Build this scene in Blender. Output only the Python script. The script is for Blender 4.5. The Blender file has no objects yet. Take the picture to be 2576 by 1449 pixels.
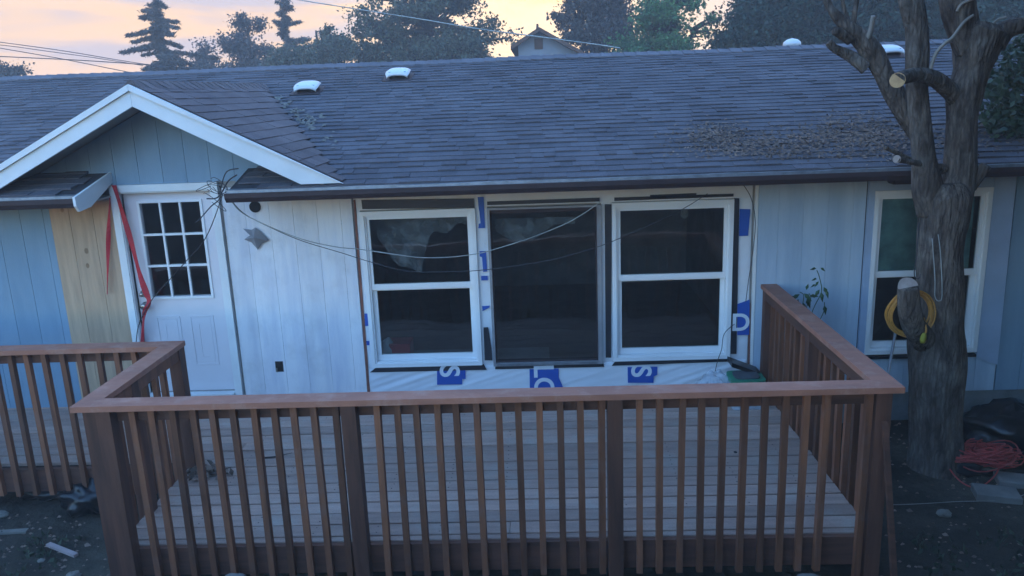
import bpy, math, random
import numpy as np
from mathutils import Vector, Matrix
from mathutils import noise as mnoise
random.seed(7); RNG = np.random.default_rng(7)
R = math.radians
S = bpy.context.scene
C = S.collection

# ------------------------------------------------------------------ camera
CAM = Vector((0.5483, -6.9360, 2.7131)); YAW, PITCH, ROLL = -0.038245, 0.239515, -0.038053
FPX, PW, PH = 2024.9, 2576.0, 1449.0
fwd = Vector((math.sin(YAW) * math.cos(PITCH), math.cos(YAW) * math.cos(PITCH), -math.sin(PITCH)))
rt0 = Vector((math.cos(YAW), -math.sin(YAW), 0)); up0 = rt0.cross(fwd)
RT = rt0 * math.cos(ROLL) + up0 * math.sin(ROLL)
UP = -rt0 * math.sin(ROLL) + up0 * math.cos(ROLL)
cam = bpy.data.cameras.new('camera'); co = bpy.data.objects.new('camera', cam); C.objects.link(co)
m = Matrix((RT, UP, -fwd)).transposed().to_4x4(); m.translation = CAM; co.matrix_world = m
cam.sensor_width = 36; cam.lens = FPX / PW * 36; cam.clip_end = 3000; cam.clip_start = .05
S.camera = co

# ------------------------------------------------------------------ sky and light
S.view_settings.view_transform = 'Standard'; S.view_settings.look = 'None'
S.view_settings.gamma = 1; S.view_settings.use_curve_mapping = False
S.view_settings.exposure = 4.6    # a phone's long dusk exposure
SKY_BLUE = 0.15       # strength of the Nishita dusk sky
SUN_EL, SUN_AZ = R(2), R(2)   # almost set, straight behind the house
W = bpy.data.worlds.new('World'); S.world = W; W.use_nodes = True
nt = W.node_tree; nt.nodes.clear(); N = nt.nodes; L = nt.links
def nd(tree, t, **k):
    n = tree.nodes.new(t)
    for a, b in k.items(): setattr(n, a, b)
    return n
def wmath(op, a, b=None, clamp=False):
    n = nd(nt, 'ShaderNodeMath', operation=op, use_clamp=clamp)
    for i, v in enumerate((a, b)):
        if v is None: continue
        if isinstance(v, (int, float)): n.inputs[i].default_value = v
        else: L.new(v, n.inputs[i])
    return n.outputs[0]
def wmap(v, a, b, c=0., d=1., t='SMOOTHSTEP'):
    n = nd(nt, 'ShaderNodeMapRange', interpolation_type=t)
    L.new(v, n.inputs[0])
    for i, x in enumerate((a, b, c, d)): n.inputs[i + 1].default_value = x
    return n.outputs[0]
sky = nd(nt, 'ShaderNodeTexSky', sky_type='NISHITA', sun_disc=False)
sky.sun_elevation = SUN_EL; sky.sun_rotation = SUN_AZ; sky.air_density = 1.1; sky.dust_density = .5; sky.ozone_density = 3.2
bgA = nd(nt, 'ShaderNodeBackground'); bgA.inputs[1].default_value = SKY_BLUE; tint = nd(nt, 'ShaderNodeMix', data_type='RGBA', blend_type='MULTIPLY'); tint.inputs[0].default_value = 1; L.new(sky.outputs[0], tint.inputs[6]); tint.inputs[7].default_value = (1.06, .975, 1.0, 1); L.new(tint.outputs[2], bgA.inputs[0])
tc = nd(nt, 'ShaderNodeTexCoord'); sep = nd(nt, 'ShaderNodeSeparateXYZ'); L.new(tc.outputs['Generated'], sep.inputs[0])
X_, Y_, Z_ = sep.outputs
# afterglow: warm band low in the west (towards +Y), fading upwards and to the sides
ramp = nd(nt, 'ShaderNodeValToRGB'); cr = ramp.color_ramp
cr.elements[0].position = 0; cr.elements[0].color = (.95, .68, .58, 1)
cr.elements[1].position = 1; cr.elements[1].color = (.42, .56, .78, 1)
for p, c in ((.07, (1.10, .74, .47, 1)), (.17, (1.16, .73, .37, 1)), (.30, (.95, .74, .58, 1)), (.5, (.84, .76, .76, 1))):
    e = cr.elements.new(p); e.color = c
L.new(wmap(Z_, 0., .55, t='LINEAR'), ramp.inputs[0])
# long thin clouds
mp = nd(nt, 'ShaderNodeMapping'); mp.inputs['Scale'].default_value = (2.2, 2.2, 17); mp.inputs['Rotation'].default_value = (0, R(9), 0)
L.new(tc.outputs['Generated'], mp.inputs[0])
no = nd(nt, 'ShaderNodeTexNoise'); no.inputs['Scale'].default_value = 1.9; no.inputs['Detail'].default_value = 5; no.inputs['Distortion'].default_value = .5
L.new(mp.outputs[0], no.inputs[0])
cl = wmap(no.outputs[0], .40, .57)
mixc = nd(nt, 'ShaderNodeMix', data_type='RGBA'); L.new(wmath('MULTIPLY', cl, .9), mixc.inputs[0])
L.new(ramp.outputs[0], mixc.inputs[6]); mixc.inputs[7].default_value = (.66, .57, .60, 1)
# glow where the sun has just gone down
sv = Vector((math.sin(R(2)), math.cos(R(2)), math.sin(R(3.2)))).normalized()
dt = nd(nt, 'ShaderNodeVectorMath', operation='DOT_PRODUCT'); L.new(tc.outputs['Generated'], dt.inputs[0]); dt.inputs[1].default_value = sv
gl = wmath('POWER', wmap(dt.outputs['Value'], .93, 1.0, t='LINEAR'), 2.6)
mixg = nd(nt, 'ShaderNodeMix', data_type='RGBA', blend_type='ADD'); L.new(wmath('MULTIPLY', gl, 1.0), mixg.inputs[0])
L.new(mixc.outputs[2], mixg.inputs[6]); mixg.inputs[7].default_value = (.90, .50, .0, 1)
bgB = nd(nt, 'ShaderNodeBackground'); bgB.inputs[1].default_value = .056; L.new(mixg.outputs[2], bgB.inputs[0])
west = wmath('MULTIPLY', wmap(Y_, -.05, .75), wmap(Z_, .25, .85, 1., 0.))
ms = nd(nt, 'ShaderNodeMixShader'); L.new(west, ms.inputs[0]); L.new(bgA.outputs[0], ms.inputs[1]); L.new(bgB.outputs[0], ms.inputs[2])
wo = nd(nt, 'ShaderNodeOutputWorld'); L.new(ms.outputs[0], wo.inputs[0])
sun = bpy.data.lights.new('sun', 'SUN'); sun.energy = .01; sun.angle = R(4); sun.color = (1, .62, .36)
so = bpy.data.objects.new('sun', sun); C.objects.link(so)
so.rotation_euler = Vector((math.sin(SUN_AZ) * math.cos(SUN_EL), math.cos(SUN_AZ) * math.cos(SUN_EL), math.sin(SUN_EL))).to_track_quat('Z', 'Y').to_euler()
S.cycles.filter_width = 1.5

# ------------------------------------------------------------------ helpers
def ray(px, py): return fwd + RT * ((px - PW / 2) / FPX) + UP * ((PH / 2 - py) / FPX)
def at(px, py, Y=0.):           # point of the wall-parallel plane y = Y seen in that direction
    d = ray(px, py); return CAM + d * ((Y - CAM.y) / d.y)
def atz(px, py, z=0.):          # point of a level plane
    d = ray(px, py); return CAM + d * ((z - CAM.z) / d.z)
RS = 0.261; EY, EZ = -.52, 2.028     # main roof pitch, eave edge
def roofz(y): return EZ + RS * (y - EY)
def atroof(px, py, h=0.):
    d = ray(px, py); n = Vector((0, -RS, 1)); p0 = Vector((0, EY, EZ + h)); return CAM + d * (n.dot(p0 - CAM) / n.dot(d))

class MB:
    def __init__(s): s.v = []; s.f = []
    def add(s, vs, fs):
        o = len(s.v); s.v += [tuple(v) for v in vs]; s.f += [tuple(i + o for i in f) for f in fs]; return s
    def box(s, x0, x1, y0, y1, z0, z1):
        return s.add([(x, y, z) for x in (x0, x1) for y in (y0, y1) for z in (z0, z1)],
            [(0, 1, 3, 2), (4, 6, 7, 5), (0, 4, 5, 1), (2, 3, 7, 6), (0, 2, 6, 4), (1, 5, 7, 3)])
    def prism(s, poly, a, b, axis='y'):   # polygon of (u,v) swept from a to b
        n = len(poly)
        def P(u, v, t): return (u, t, v) if axis == 'y' else ((t, u, v) if axis == 'x' else (u, v, t))
        vs = [P(u, v, a) for u, v in poly] + [P(u, v, b) for u, v in poly]
        fs = [tuple(range(n)), tuple(range(2 * n - 1, n - 1, -1))] + [(i, i + n, (i + 1) % n + n, (i + 1) % n) for i in range(n)]
        return s.add(vs, fs)
    def hexa(s, p): # 8 points: bottom 4, top 4
        return s.add(p, [(3, 2, 1, 0), (4, 5, 6, 7), (0, 1, 5, 4), (1, 2, 6, 5), (2, 3, 7, 6), (3, 0, 4, 7)])
    def quad(s, *p): return s.add(p, [tuple(range(len(p)))])
    def tube(s, pts, r, n=6, caps=True, jit=0.):
        pts = [Vector(p) for p in pts]; m_ = len(pts)
        if isinstance(r, (int, float)): r = [r] * m_
        o = len(s.v); ref = Vector((0, 0, 1)); side = None
        for i, p in enumerate(pts):
            t = (pts[min(i + 1, m_ - 1)] - pts[max(i - 1, 0)])
            if t.length < 1e-9: t = Vector((0, 0, 1))
            t.normalize()
            if side is None:
                side = t.cross(ref if abs(t.z) < .9 else Vector((0, 1, 0))).normalized()
            else:
                side = (side - t * side.dot(t)).normalized()
            b = t.cross(side)
            for k in range(n):
                a = 2 * math.pi * k / n
                q = 1.
                if jit: q = 1 + jit * (mnoise.noise(Vector((math.cos(a) * 1.3, math.sin(a) * 1.3, 0)) + p * 2.2) + .5 * mnoise.noise(Vector((math.cos(a) * 4, math.sin(a) * 4, 0)) + p * Vector((6, 6, 1.5))) + .28 * mnoise.noise(Vector((math.cos(a) * 9, math.sin(a) * 9, 5)) + p * 7))
                s.v.append(tuple(p + (side * math.cos(a) + b * math.sin(a)) * r[i] * q))
        for i in range(m_ - 1):
            for k in range(n):
                a = o + i * n + k; b_ = o + i * n + (k + 1) % n
                s.f.append((a, b_, b_ + n, a + n))
        if caps:
            s.f.append(tuple(o + k for k in range(n - 1, -1, -1))); s.f.append(tuple(o + (m_ - 1) * n + k for k in range(n)))
        return s
    def mesh(s, name, mat=None, smooth=False):
        me = bpy.data.meshes.new(name); me.from_pydata(s.v, [], s.f)
        if mat: me.materials.append(mat)
        if smooth: me.polygons.foreach_set('use_smooth', [True] * len(me.polygons))
        me.update(); return me
    def build(s, name, mat, parent=None, smooth=False): return link(name, s.mesh(name, mat, smooth), parent)
def link(name, me, parent=None, loc=None, rot=None, scale=None):
    o = bpy.data.objects.new(name, me); C.objects.link(o)
    if loc is not None: o.location = loc
    if rot is not None: o.rotation_euler = rot
    if scale is not None: o.scale = scale
    if parent is not None:
        o.parent = parent; w = Matrix.Translation(parent['org']) if 'org' in parent else Matrix.Identity(4)
        o.matrix_parent_inverse = w.inverted()
    return o
def tag(o, label=None, cat=None, group=None, kind=None):
    for k, v in (('label', label), ('category', cat), ('group', group), ('kind', kind)):
        if v: o[k] = v
    return o
def thing(name, loc, label, cat, group=None):
    o = bpy.data.objects.new(name, None); C.objects.link(o); o.location = loc; o['org'] = list(loc); o.empty_display_size = .2
    return tag(o, label, cat, group)
def catmull(pts, n=8):
    pts = [Vector(p) for p in pts]; P = [pts[0]] + pts + [pts[-1]]; out = []
    for i in range(1, len(P) - 2):
        for k in range(n):
            t = k / n; a, b, c, d = P[i - 1:i + 3]
            out.append(.5 * ((2 * b) + (c - a) * t + (2 * a - 5 * b + 4 * c - d) * t * t + (3 * b - 3 * c + d - a) * t ** 3))
    out.append(pts[-1]); return out
def np_mesh(name, V, F, mat):     # V (n,3), F (m,4)
    me = bpy.data.meshes.new(name); me.vertices.add(len(V)); me.vertices.foreach_set('co', np.asarray(V, np.float32).ravel())
    m_, k = F.shape; me.loops.add(m_ * k); me.loops.foreach_set('vertex_index', F.astype(np.int32).ravel())
    me.polygons.add(m_); me.polygons.foreach_set('loop_start', np.arange(0, m_ * k, k, dtype=np.int32))
    me.polygons.foreach_set('use_smooth', np.zeros(m_, dtype=bool)); me.update(); me.validate(); me.materials.append(mat); return me
def leaves(P, size, flat=.0, aspect=1.7, dirs=None, rng=RNG):
    """one small folded leaf (diamond quad) at every point"""
    n = len(P); a = dirs if dirs is not None else rng.normal(size=(n, 3))
    a = a / np.linalg.norm(a, axis=1, keepdims=True)
    r = rng.normal(size=(n, 3)); r[:, 2] *= (1 + flat * 3)
    b = np.cross(a, r); b /= np.linalg.norm(b, axis=1, keepdims=True)
    s = (size * rng.uniform(.6, 1.35, n))[:, None]
    V = np.stack([P - a * s * aspect * .5, P + b * s * .5 - a * s * .1, P + a * s * aspect * .5, P - b * s * .5 - a * s * .1], 1).reshape(-1, 3)
    F = np.arange(4 * n).reshape(n, 4); return V, F

def flat_leaves(P, size, nrm, tilt=.35, aspect=2.0, rng=RNG):
    n = len(P); N_ = np.array(nrm)[None] + rng.normal(size=(n, 3)) * tilt; N_ /= np.linalg.norm(N_, axis=1, keepdims=True)
    a = np.cross(N_, rng.normal(size=(n, 3))); a /= np.linalg.norm(a, axis=1, keepdims=True); b = np.cross(N_, a); s = (size * rng.uniform(.6, 1.35, n))[:, None]
    V = np.stack([P - a * s * aspect * .5, P + b * s * .5, P + a * s * aspect * .5, P - b * s * .5], 1).reshape(-1, 3)
    return V, np.arange(4 * n).reshape(n, 4)

# ------------------------------------------------------------------ materials
def mat(name, col, rough=.7, col2=None, ns=4., vec=(1, 1, 1), amt=.5, bump=0., bscale=None, rnd=0., metal=0., spec=.4, detail=6, fine=0., trans=0., lo=.35, hi=.65, dirt=None, crack=False):
    m = bpy.data.materials.new(name); m.use_nodes = True; t = m.node_tree; bs = t.nodes['Principled BSDF']; l = t.links
    bs.inputs['Roughness'].default_value = rough; bs.inputs['Metallic'].default_value = metal; bs.inputs['Specular IOR Level'].default_value = spec
    ge = nd(t, 'ShaderNodeNewGeometry'); mp = nd(t, 'ShaderNodeMapping'); mp.inputs['Scale'].default_value = vec; l.new(ge.outputs['Position'], mp.inputs[0])
    no = nd(t, 'ShaderNodeTexNoise'); no.inputs['Scale'].default_value = ns; no.inputs['Detail'].default_value = detail; no.inputs['Roughness'].default_value = .62; l.new(mp.outputs[0], no.inputs[0])
    mr = nd(t, 'ShaderNodeMapRange'); mr.inputs[1].default_value = lo; mr.inputs[2].default_value = hi; l.new(no.outputs[0], mr.inputs[0])
    mx = nd(t, 'ShaderNodeMix', data_type='RGBA'); mx.inputs[6].default_value = (*col, 1)
    c2 = col2 or tuple(c * (1 - amt) for c in col); mx.inputs[7].default_value = (*c2, 1); l.new(mr.outputs[0], mx.inputs[0])
    out = mx.outputs[2]
    if dirt:        # larger stains with a shape of their own
        dn = nd(t, 'ShaderNodeTexNoise'); dn.inputs['Scale'].default_value = dirt[1]; dn.inputs['Detail'].default_value = 7; dn.inputs['Roughness'].default_value = .7; l.new(ge.outputs['Position'], dn.inputs[0])
        dr = nd(t, 'ShaderNodeMapRange'); dr.inputs[1].default_value = .5; dr.inputs[2].default_value = .72; dr.inputs[4].default_value = dirt[2]; l.new(dn.outputs[0], dr.inputs[0])
        dx = nd(t, 'ShaderNodeMix', data_type='RGBA'); l.new(dr.outputs[0], dx.inputs[0]); l.new(out, dx.inputs[6]); dx.inputs[7].default_value = (*dirt[0], 1); out = dx.outputs[2]
    if fine:
        fn = nd(t, 'ShaderNodeTexNoise'); fn.inputs['Scale'].default_value = 140; fn.inputs['Detail'].default_value = 2; l.new(ge.outputs['Position'], fn.inputs[0])
        fr = nd(t, 'ShaderNodeMapRange'); fr.inputs[1].default_value = .3; fr.inputs[2].default_value = .7; fr.inputs[3].default_value = 1 - fine; fr.inputs[4].default_value = 1 + fine; l.new(fn.outputs[0], fr.inputs[0])
        vm = nd(t, 'ShaderNodeVectorMath', operation='SCALE'); l.new(out, vm.inputs[0]); l.new(fr.outputs[0], vm.inputs['Scale']); out = vm.outputs[0]
    if rnd:
        oi = nd(t, 'ShaderNodeObjectInfo'); ad = nd(t, 'ShaderNodeMath', operation='ADD'); l.new(oi.outputs['Random'], ad.inputs[0]); l.new(ge.outputs['Random Per Island'], ad.inputs[1])
        frc = nd(t, 'ShaderNodeMath', operation='FRACT'); l.new(ad.outputs[0], frc.inputs[0])
        rr = nd(t, 'ShaderNodeMapRange'); rr.inputs[3].default_value = 1 - rnd; rr.inputs[4].default_value = 1 + rnd; l.new(frc.outputs[0], rr.inputs[0])
        vm = nd(t, 'ShaderNodeVectorMath', operation='SCALE'); l.new(out, vm.inputs[0]); l.new(rr.outputs[0], vm.inputs['Scale']); out = vm.outputs[0]
    ck = None
    if crack:
        wn = nd(t, 'ShaderNodeTexNoise'); wn.inputs['Scale'].default_value = 9; l.new(ge.outputs['Position'], wn.inputs[0])
        wa = nd(t, 'ShaderNodeVectorMath', operation='MULTIPLY_ADD'); l.new(wn.outputs['Color'], wa.inputs[0]); wa.inputs[1].default_value = (.05, .05, .05); l.new(ge.outputs['Position'], wa.inputs[2])
        m2 = nd(t, 'ShaderNodeMapping'); m2.inputs['Scale'].default_value = (34, 34, 5.0); l.new(wa.outputs[0], m2.inputs[0])
        vo = nd(t, 'ShaderNodeTexVoronoi', feature='DISTANCE_TO_EDGE'); vo.inputs['Scale'].default_value = 1; l.new(m2.outputs[0], vo.inputs['Vector'])
        cm = nd(t, 'ShaderNodeMapRange'); cm.inputs[1].default_value = 0; cm.inputs[2].default_value = .30; cm.inputs[3].default_value = .66; cm.inputs[4].default_value = 1.08; l.new(vo.outputs['Distance'], cm.inputs[0]); ck = cm.outputs[0]
        vm = nd(t, 'ShaderNodeVectorMath', operation='SCALE'); l.new(out, vm.inputs[0]); l.new(ck, vm.inputs['Scale']); out = vm.outputs[0]
    l.new(out, bs.inputs['Base Color'])
    if bump:
        bn = nd(t, 'ShaderNodeBump'); bn.inputs['Strength'].default_value = 1; bn.inputs['Distance'].default_value = bump
        if bscale:
            n2 = nd(t, 'ShaderNodeTexNoise'); n2.inputs['Scale'].default_value = bscale; n2.inputs['Detail'].default_value = 5; l.new(mp.outputs[0], n2.inputs[0]); l.new(n2.outputs[0], bn.inputs['Height'])
        else: l.new(no.outputs[0], bn.inputs['Height'])
        if ck is not None:
            b2 = nd(t, 'ShaderNodeBump'); b2.inputs['Distance'].default_value = .010; l.new(ck, b2.inputs['Height']); l.new(bn.outputs[0], b2.inputs['Normal']); bn = b2
        l.new(bn.outputs[0], bs.inputs['Normal'])
    if trans:
        tr = nd(t, 'ShaderNodeBsdfTranslucent'); l.new(out, tr.inputs[0]); ms_ = nd(t, 'ShaderNodeMixShader'); ms_.inputs[0].default_value = trans
        l.new(bs.outputs[0], ms_.inputs[1]); l.new(tr.outputs[0], ms_.inputs[2]); l.new(ms_.outputs[0], t.nodes['Material Output'].inputs[0])
    return m
def glass(name, tint=(.80, .84, .86), refl=1.0):
    m = bpy.data.materials.new(name); m.use_nodes = True; t = m.node_tree; t.nodes.clear(); l = t.links
    tr = nd(t, 'ShaderNodeBsdfTransparent'); tr.inputs[0].default_value = (*tint, 1)
    gs = nd(t, 'ShaderNodeBsdfGlossy'); gs.inputs['Roughness'].default_value = .015
    gs.inputs[0].default_value = (refl, refl, refl, 1)
    fr = nd(t, 'ShaderNodeFresnel'); fr.inputs[0].default_value = 1.6
    ge = nd(t, 'ShaderNodeNewGeometry'); no = nd(t, 'ShaderNodeTexNoise'); no.inputs['Scale'].default_value = 1.6; l.new(ge.outputs['Position'], no.inputs[0])
    bn = nd(t, 'ShaderNodeBump'); bn.inputs['Distance'].default_value = .006; l.new(no.outputs[0], bn.inputs['Height']); l.new(bn.outputs[0], gs.inputs['Normal'])
    mx = nd(t, 'ShaderNodeMixShader'); l.new(fr.outputs[0], mx.inputs[0]); l.new(tr.outputs[0], mx.inputs[1]); l.new(gs.outputs[0], mx.inputs[2])
    o = nd(t, 'ShaderNodeOutputMaterial'); l.new(mx.outputs[0], o.inputs[0]); return m
def film(name, col, alpha):
    m = bpy.data.materials.new(name); m.use_nodes = True; t = m.node_tree; bs = t.nodes['Principled BSDF']; l = t.links
    bs.inputs['Base Color'].default_value = (*col, 1); bs.inputs['Roughness'].default_value = .35
    ge = nd(t, 'ShaderNodeNewGeometry'); no = nd(t, 'ShaderNodeTexNoise'); no.inputs['Scale'].default_value = 7; no.inputs['Detail'].default_value = 5; l.new(ge.outputs['Position'], no.inputs[0])
    mr = nd(t, 'ShaderNodeMapRange'); mr.inputs[1].default_value = .35; mr.inputs[2].default_value = .7; mr.inputs[3].default_value = alpha * .4; mr.inputs[4].default_value = min(1, alpha * 1.6); l.new(no.outputs[0], mr.inputs[0])
    l.new(mr.outputs[0], bs.inputs['Alpha']); return m
M = {}
M['white'] = mat('white_trim_paint', (.78, .80, .80), .5, amt=.10, ns=3, bump=.0006, bscale=40)
M['vinyl'] = mat('white_vinyl', (.80, .81, .82), .35, amt=.05, ns=2)
M['door'] = mat('primed_steel_door', (.72, .69, .72), .5, amt=.06, ns=2)
M['siding_white'] = mat('weathered_white_siding', (.76, .76, .78), .75, col2=(.56, .58, .66), ns=2.2, vec=(3.2, 3.2, .35), bump=.0015, bscale=60, lo=.42, hi=.72, rnd=.04, dirt=((.50, .48, .48), 3.5, .5))
M['siding_pale'] = mat('chalky_pale_siding', (.46, .56, .66), .75, col2=(.34, .44, .56), ns=2, vec=(3, 3, .4), bump=.0015, bscale=60, rnd=.03)
M['siding_blue'] = mat('blue_grey_siding_paint', (.225, .335, .435), .7, col2=(.19, .295, .395), ns=2.5, vec=(3, 3, .5), bump=.0015, bscale=60, rnd=.04)
M['ply'] = mat('raw_plywood_siding', (.54, .37, .24), .75, col2=(.42, .29, .19), ns=3, vec=(7, 7, .7), bump=.001, bscale=30, rnd=.04)
M['knot'] = mat('plywood_knot', (.34, .21, .12), .8)
M['shingle'] = mat('asphalt_shingle', (.125, .120, .134), .92, col2=(.078, .075, .087), ns=1.6, fine=.35, rnd=.13, bump=.0012, bscale=120, spec=.15, lo=.3, hi=.7)
M['shingle_brown'] = mat('asphalt_shingle_brown', (.150, .125, .125), .92, col2=(.11, .095, .10), ns=1.3, fine=.35, rnd=.14, bump=.0012, bscale=120, spec=.15)
M['ridge'] = mat('ridge_cap_shingle', (.165, .155, .17), .92, col2=(.125, .118, .13), ns=2, fine=.3, rnd=.06, spec=.15)
M['roofing'] = mat('roof_underlay', (.05, .05, .06), .95)
M['gutter'] = mat('dark_brown_gutter', (.050, .030, .032), .6, amt=.3, ns=5, spec=.3)
M['drip'] = mat('galvanised_drip_edge', (.25, .27, .30), .45, amt=.4, ns=9, metal=.4)
M['found'] = mat('grey_foundation', (.22, .24, .25), .9, amt=.35, ns=5, bump=.004)
M['trim_shaded'] = mat('shaded_white_trim', (.36, .46, .62), .6, amt=.12, ns=3)  # white trim with the right end's shade and blue cast put into its colour
M['soffit'] = mat('soffit_board', (.34, .32, .30), .8, amt=.2)
M['deck'] = mat('weathered_deck_board', (.47, .305, .235), .55, col2=(.30, .20, .16), ns=2.2, vec=(.9, 9, 9), fine=.12, rnd=.19, detail=9, bump=.0012, bscale=9, lo=.3, hi=.7, dirt=((.40, .36, .31), 2.6, .6))
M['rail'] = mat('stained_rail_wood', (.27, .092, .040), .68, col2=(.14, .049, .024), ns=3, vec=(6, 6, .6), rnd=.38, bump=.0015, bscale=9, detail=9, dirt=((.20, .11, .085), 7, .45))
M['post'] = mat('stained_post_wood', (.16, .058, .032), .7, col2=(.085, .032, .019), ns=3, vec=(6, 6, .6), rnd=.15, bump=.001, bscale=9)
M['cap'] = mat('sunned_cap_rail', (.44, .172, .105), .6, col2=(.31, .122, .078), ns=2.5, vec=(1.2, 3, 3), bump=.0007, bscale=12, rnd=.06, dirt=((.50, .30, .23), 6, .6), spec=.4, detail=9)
M['rim'] = mat('stained_rim_board', (.15, .055, .031), .75, col2=(.08, .031, .019), ns=2.5, vec=(.7, .7, 6), bump=.001)
M['glass'] = glass('window_glass')
M['grille'] = M['vinyl']
M['alu'] = mat('grey_aluminium_frame', (.30, .30, .32), .5, amt=.2, ns=6, metal=.2)
M['wrap'] = mat('white_house_wrap', (.74, .76, .80), .42, amt=.06, ns=3)
M['print'] = mat('blue_print', (.014, .085, .40), .5, amt=.05)
M['tape'] = mat('black_flashing_tape', (.018, .020, .030), .45, amt=.3)
M['rust'] = mat('bare_wood_edge', (.26, .10, .07), .8, amt=.4, ns=12)
M['bark'] = mat('grey_bark', (.185, .150, .125), .95, col2=(.065, .050, .042), ns=3.2, vec=(5, 5, 1.1), bump=.032, bscale=7, detail=9, lo=.36, hi=.62, spec=.15, dirt=((.25, .225, .20), 3.0, .7), crack=True)
M['barkpale'] = mat('pale_bark', (.30, .28, .25), .85, col2=(.20, .18, .16), ns=6)
M['cut'] = mat('fresh_cut_wood', (.62, .40, .20), .8, col2=(.45, .27, .13), ns=18)
M['cut_old'] = mat('old_cut_wood', (.40, .33, .30), .85, col2=(.28, .22, .19), ns=14)
M['leaf_a'] = mat('broad_leaves', (.12, .135, .09), .6, col2=(.075, .09, .065), ns=.6, rnd=.45, trans=.35, spec=.25)
M['leaf_b'] = mat('dark_leaves', (.12, .11, .10), .65, col2=(.075, .07, .07), ns=.5, rnd=.4, trans=.25, spec=.2)
M['leaf_c'] = mat('bright_green_leaves', (.13, .27, .10), .55, col2=(.08, .17, .08), ns=.7, rnd=.4, trans=.45, spec=.25)
M['leaf_d'] = mat('deep_green_leaves', (.030, .060, .045), .6, col2=(.02, .038, .03), ns=.5, rnd=.5, trans=.12, spec=.2)
M['leaf_e'] = mat('olive_green_leaves', (.06, .10, .055), .6, col2=(.035, .06, .04), ns=2, rnd=.4, trans=.25)
M['needle'] = mat('fir_needles', (.11, .10, .09), .8, col2=(.07, .065, .06), ns=.6, rnd=.4, trans=.1, spec=.15)
M['twigbark'] = mat('background_bark', (.05, .042, .038), .9)
M['plant'] = mat('shrub_leaves', (.05, .12, .045), .4, col2=(.03, .07, .03), ns=9, rnd=.3, trans=.3)
M['red'] = mat('red_webbing', (.50, .022, .035), .6, amt=.15, ns=20)
M['wire'] = mat('dark_cable', (.05, .05, .06), .5)
M['wirepale'] = mat('pale_cable', (.42, .44, .42), .5)
M['steel'] = mat('satin_metal', (.5, .48, .45), .3, metal=.9)
M['yellow'] = mat('yellow_cord', (.55, .25, .045), .5, amt=.25, ns=30)
M['plug'] = mat('bright_yellow_plug', (.42, .36, .03), .5)
M['redcord'] = mat('red_cord', (.55, .075, .065), .5, amt=.3, ns=14, rnd=.3)
M['bag'] = mat('black_plastic_bag', (.006, .007, .010), .33, spec=.5, bump=.008, ns=9, bscale=9)
M['paver'] = mat('concrete_paver', (.23, .21, .19), .9, amt=.25, ns=7, bump=.003)
M['soil'] = mat('dark_soil', (.060, .052, .040), .97, col2=(.024, .022, .019), ns=1.4, bump=.05, bscale=7, detail=9, fine=.3, spec=.1, dirt=((.11, .10, .075), 1.1, .8))
M['litter'] = mat('dry_leaf_litter', (.23, .155, .115), .9, col2=(.11, .075, .058), ns=3, rnd=.5)
M['room'] = mat('dim_room_wall', (.30, .27, .27), .9, amt=.3)
M['roomfloor'] = mat('room_floor', (.18, .13, .11), .8, amt=.3)
M['plastic'] = film('thin_plastic_film', (.85, .86, .88), .30)
M['clear'] = film('clear_plastic_bag', (.65, .72, .80), .45)
M['green'] = mat('green_plastic', (.02, .30, .17), .35)
M['greyplastic'] = mat('grey_plastic', (.10, .12, .14), .5)
M['vent'] = mat('white_vent_metal', (.68, .70, .72), .35, amt=.04)
M['dark'] = mat('dark_hollow', (.012, .012, .014), .9)
M['farwall'] = mat('far_house_wall', (.24, .27, .32), .8, amt=.08)
M['farroof'] = mat('far_house_roof', (.13, .075, .055), .9, amt=.3)
M['blind'] = mat('teal_blind', (.42, .75, .68), .8)
M['bulb'] = mat('frosted_bulb', (.62, .62, .58), .3)
M['scrapwood'] = mat('pinkish_scrap_wood', (.42, .32, .30), .8, amt=.2, ns=8)
M['stone'] = mat('pale_stone', (.22, .20, .17), .9, amt=.3, ns=8)
M['grass'] = mat('low_weeds', (.055, .075, .045), .8, rnd=.5, trans=.2)

# ------------------------------------------------------------------ ground
GZ = -.36
def gh(x, y):
    z = GZ + .035 * mnoise.noise(Vector((x * .9, y * .9, 0))) + .016 * mnoise.noise(Vector((x * 4, y * 4, 3)))
    if y < -2.75:
        t = min(1, (-2.75 - y) / 4.0); z += 1.55 * t * t * (3 - 2 * t) + .02 * (max(0, -6.75 - y))
    return z
xs = [-400, -150, -60, -30] + [round(-16 + .16 * i, 3) for i in range(201)] + [30, 60, 150, 400, 900]
ys = [-300, -100, -40, -20, -14] + [round(-10 + .16 * i, 3) for i in range(78)] + [4, 6, 10, 20, 50, 120, 300, 900]
V = [(x, y, gh(x, y) if -17 < x < 17 and -11 < y < 5 else (GZ if y > -3 else GZ + 1.55 + .02 * min(30, (-6.75 - y)))) for y in ys for x in xs]
nx = len(xs); F = [(j * nx + i, j * nx + i + 1, (j + 1) * nx + i + 1, (j + 1) * nx + i) for j in range(len(ys) - 1) for i in range(nx - 1)]
g = MB(); g.v = V; g.f = F; tag(g.build('ground', M['soil'], None, True), kind='structure')

# ------------------------------------------------------------------ house
H = thing('house', (0, 0, GZ), 'long low house under repair with grey shingled roof and three windows in house wrap', 'house')
HX0, HX1, HYB = -9.5, 9.5, 7.8
RY = 3.60; RZ = roofz(RY)
SZ = 1.942          # soffit height
ZB = -.055          # bottom of siding
GX = -2.635; GAZ = 2.885; GS = .512; GY = -.50     # gable apex x, z, pitch and front plane
def gz(x): return GAZ - GS * abs(x - GX)
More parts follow.
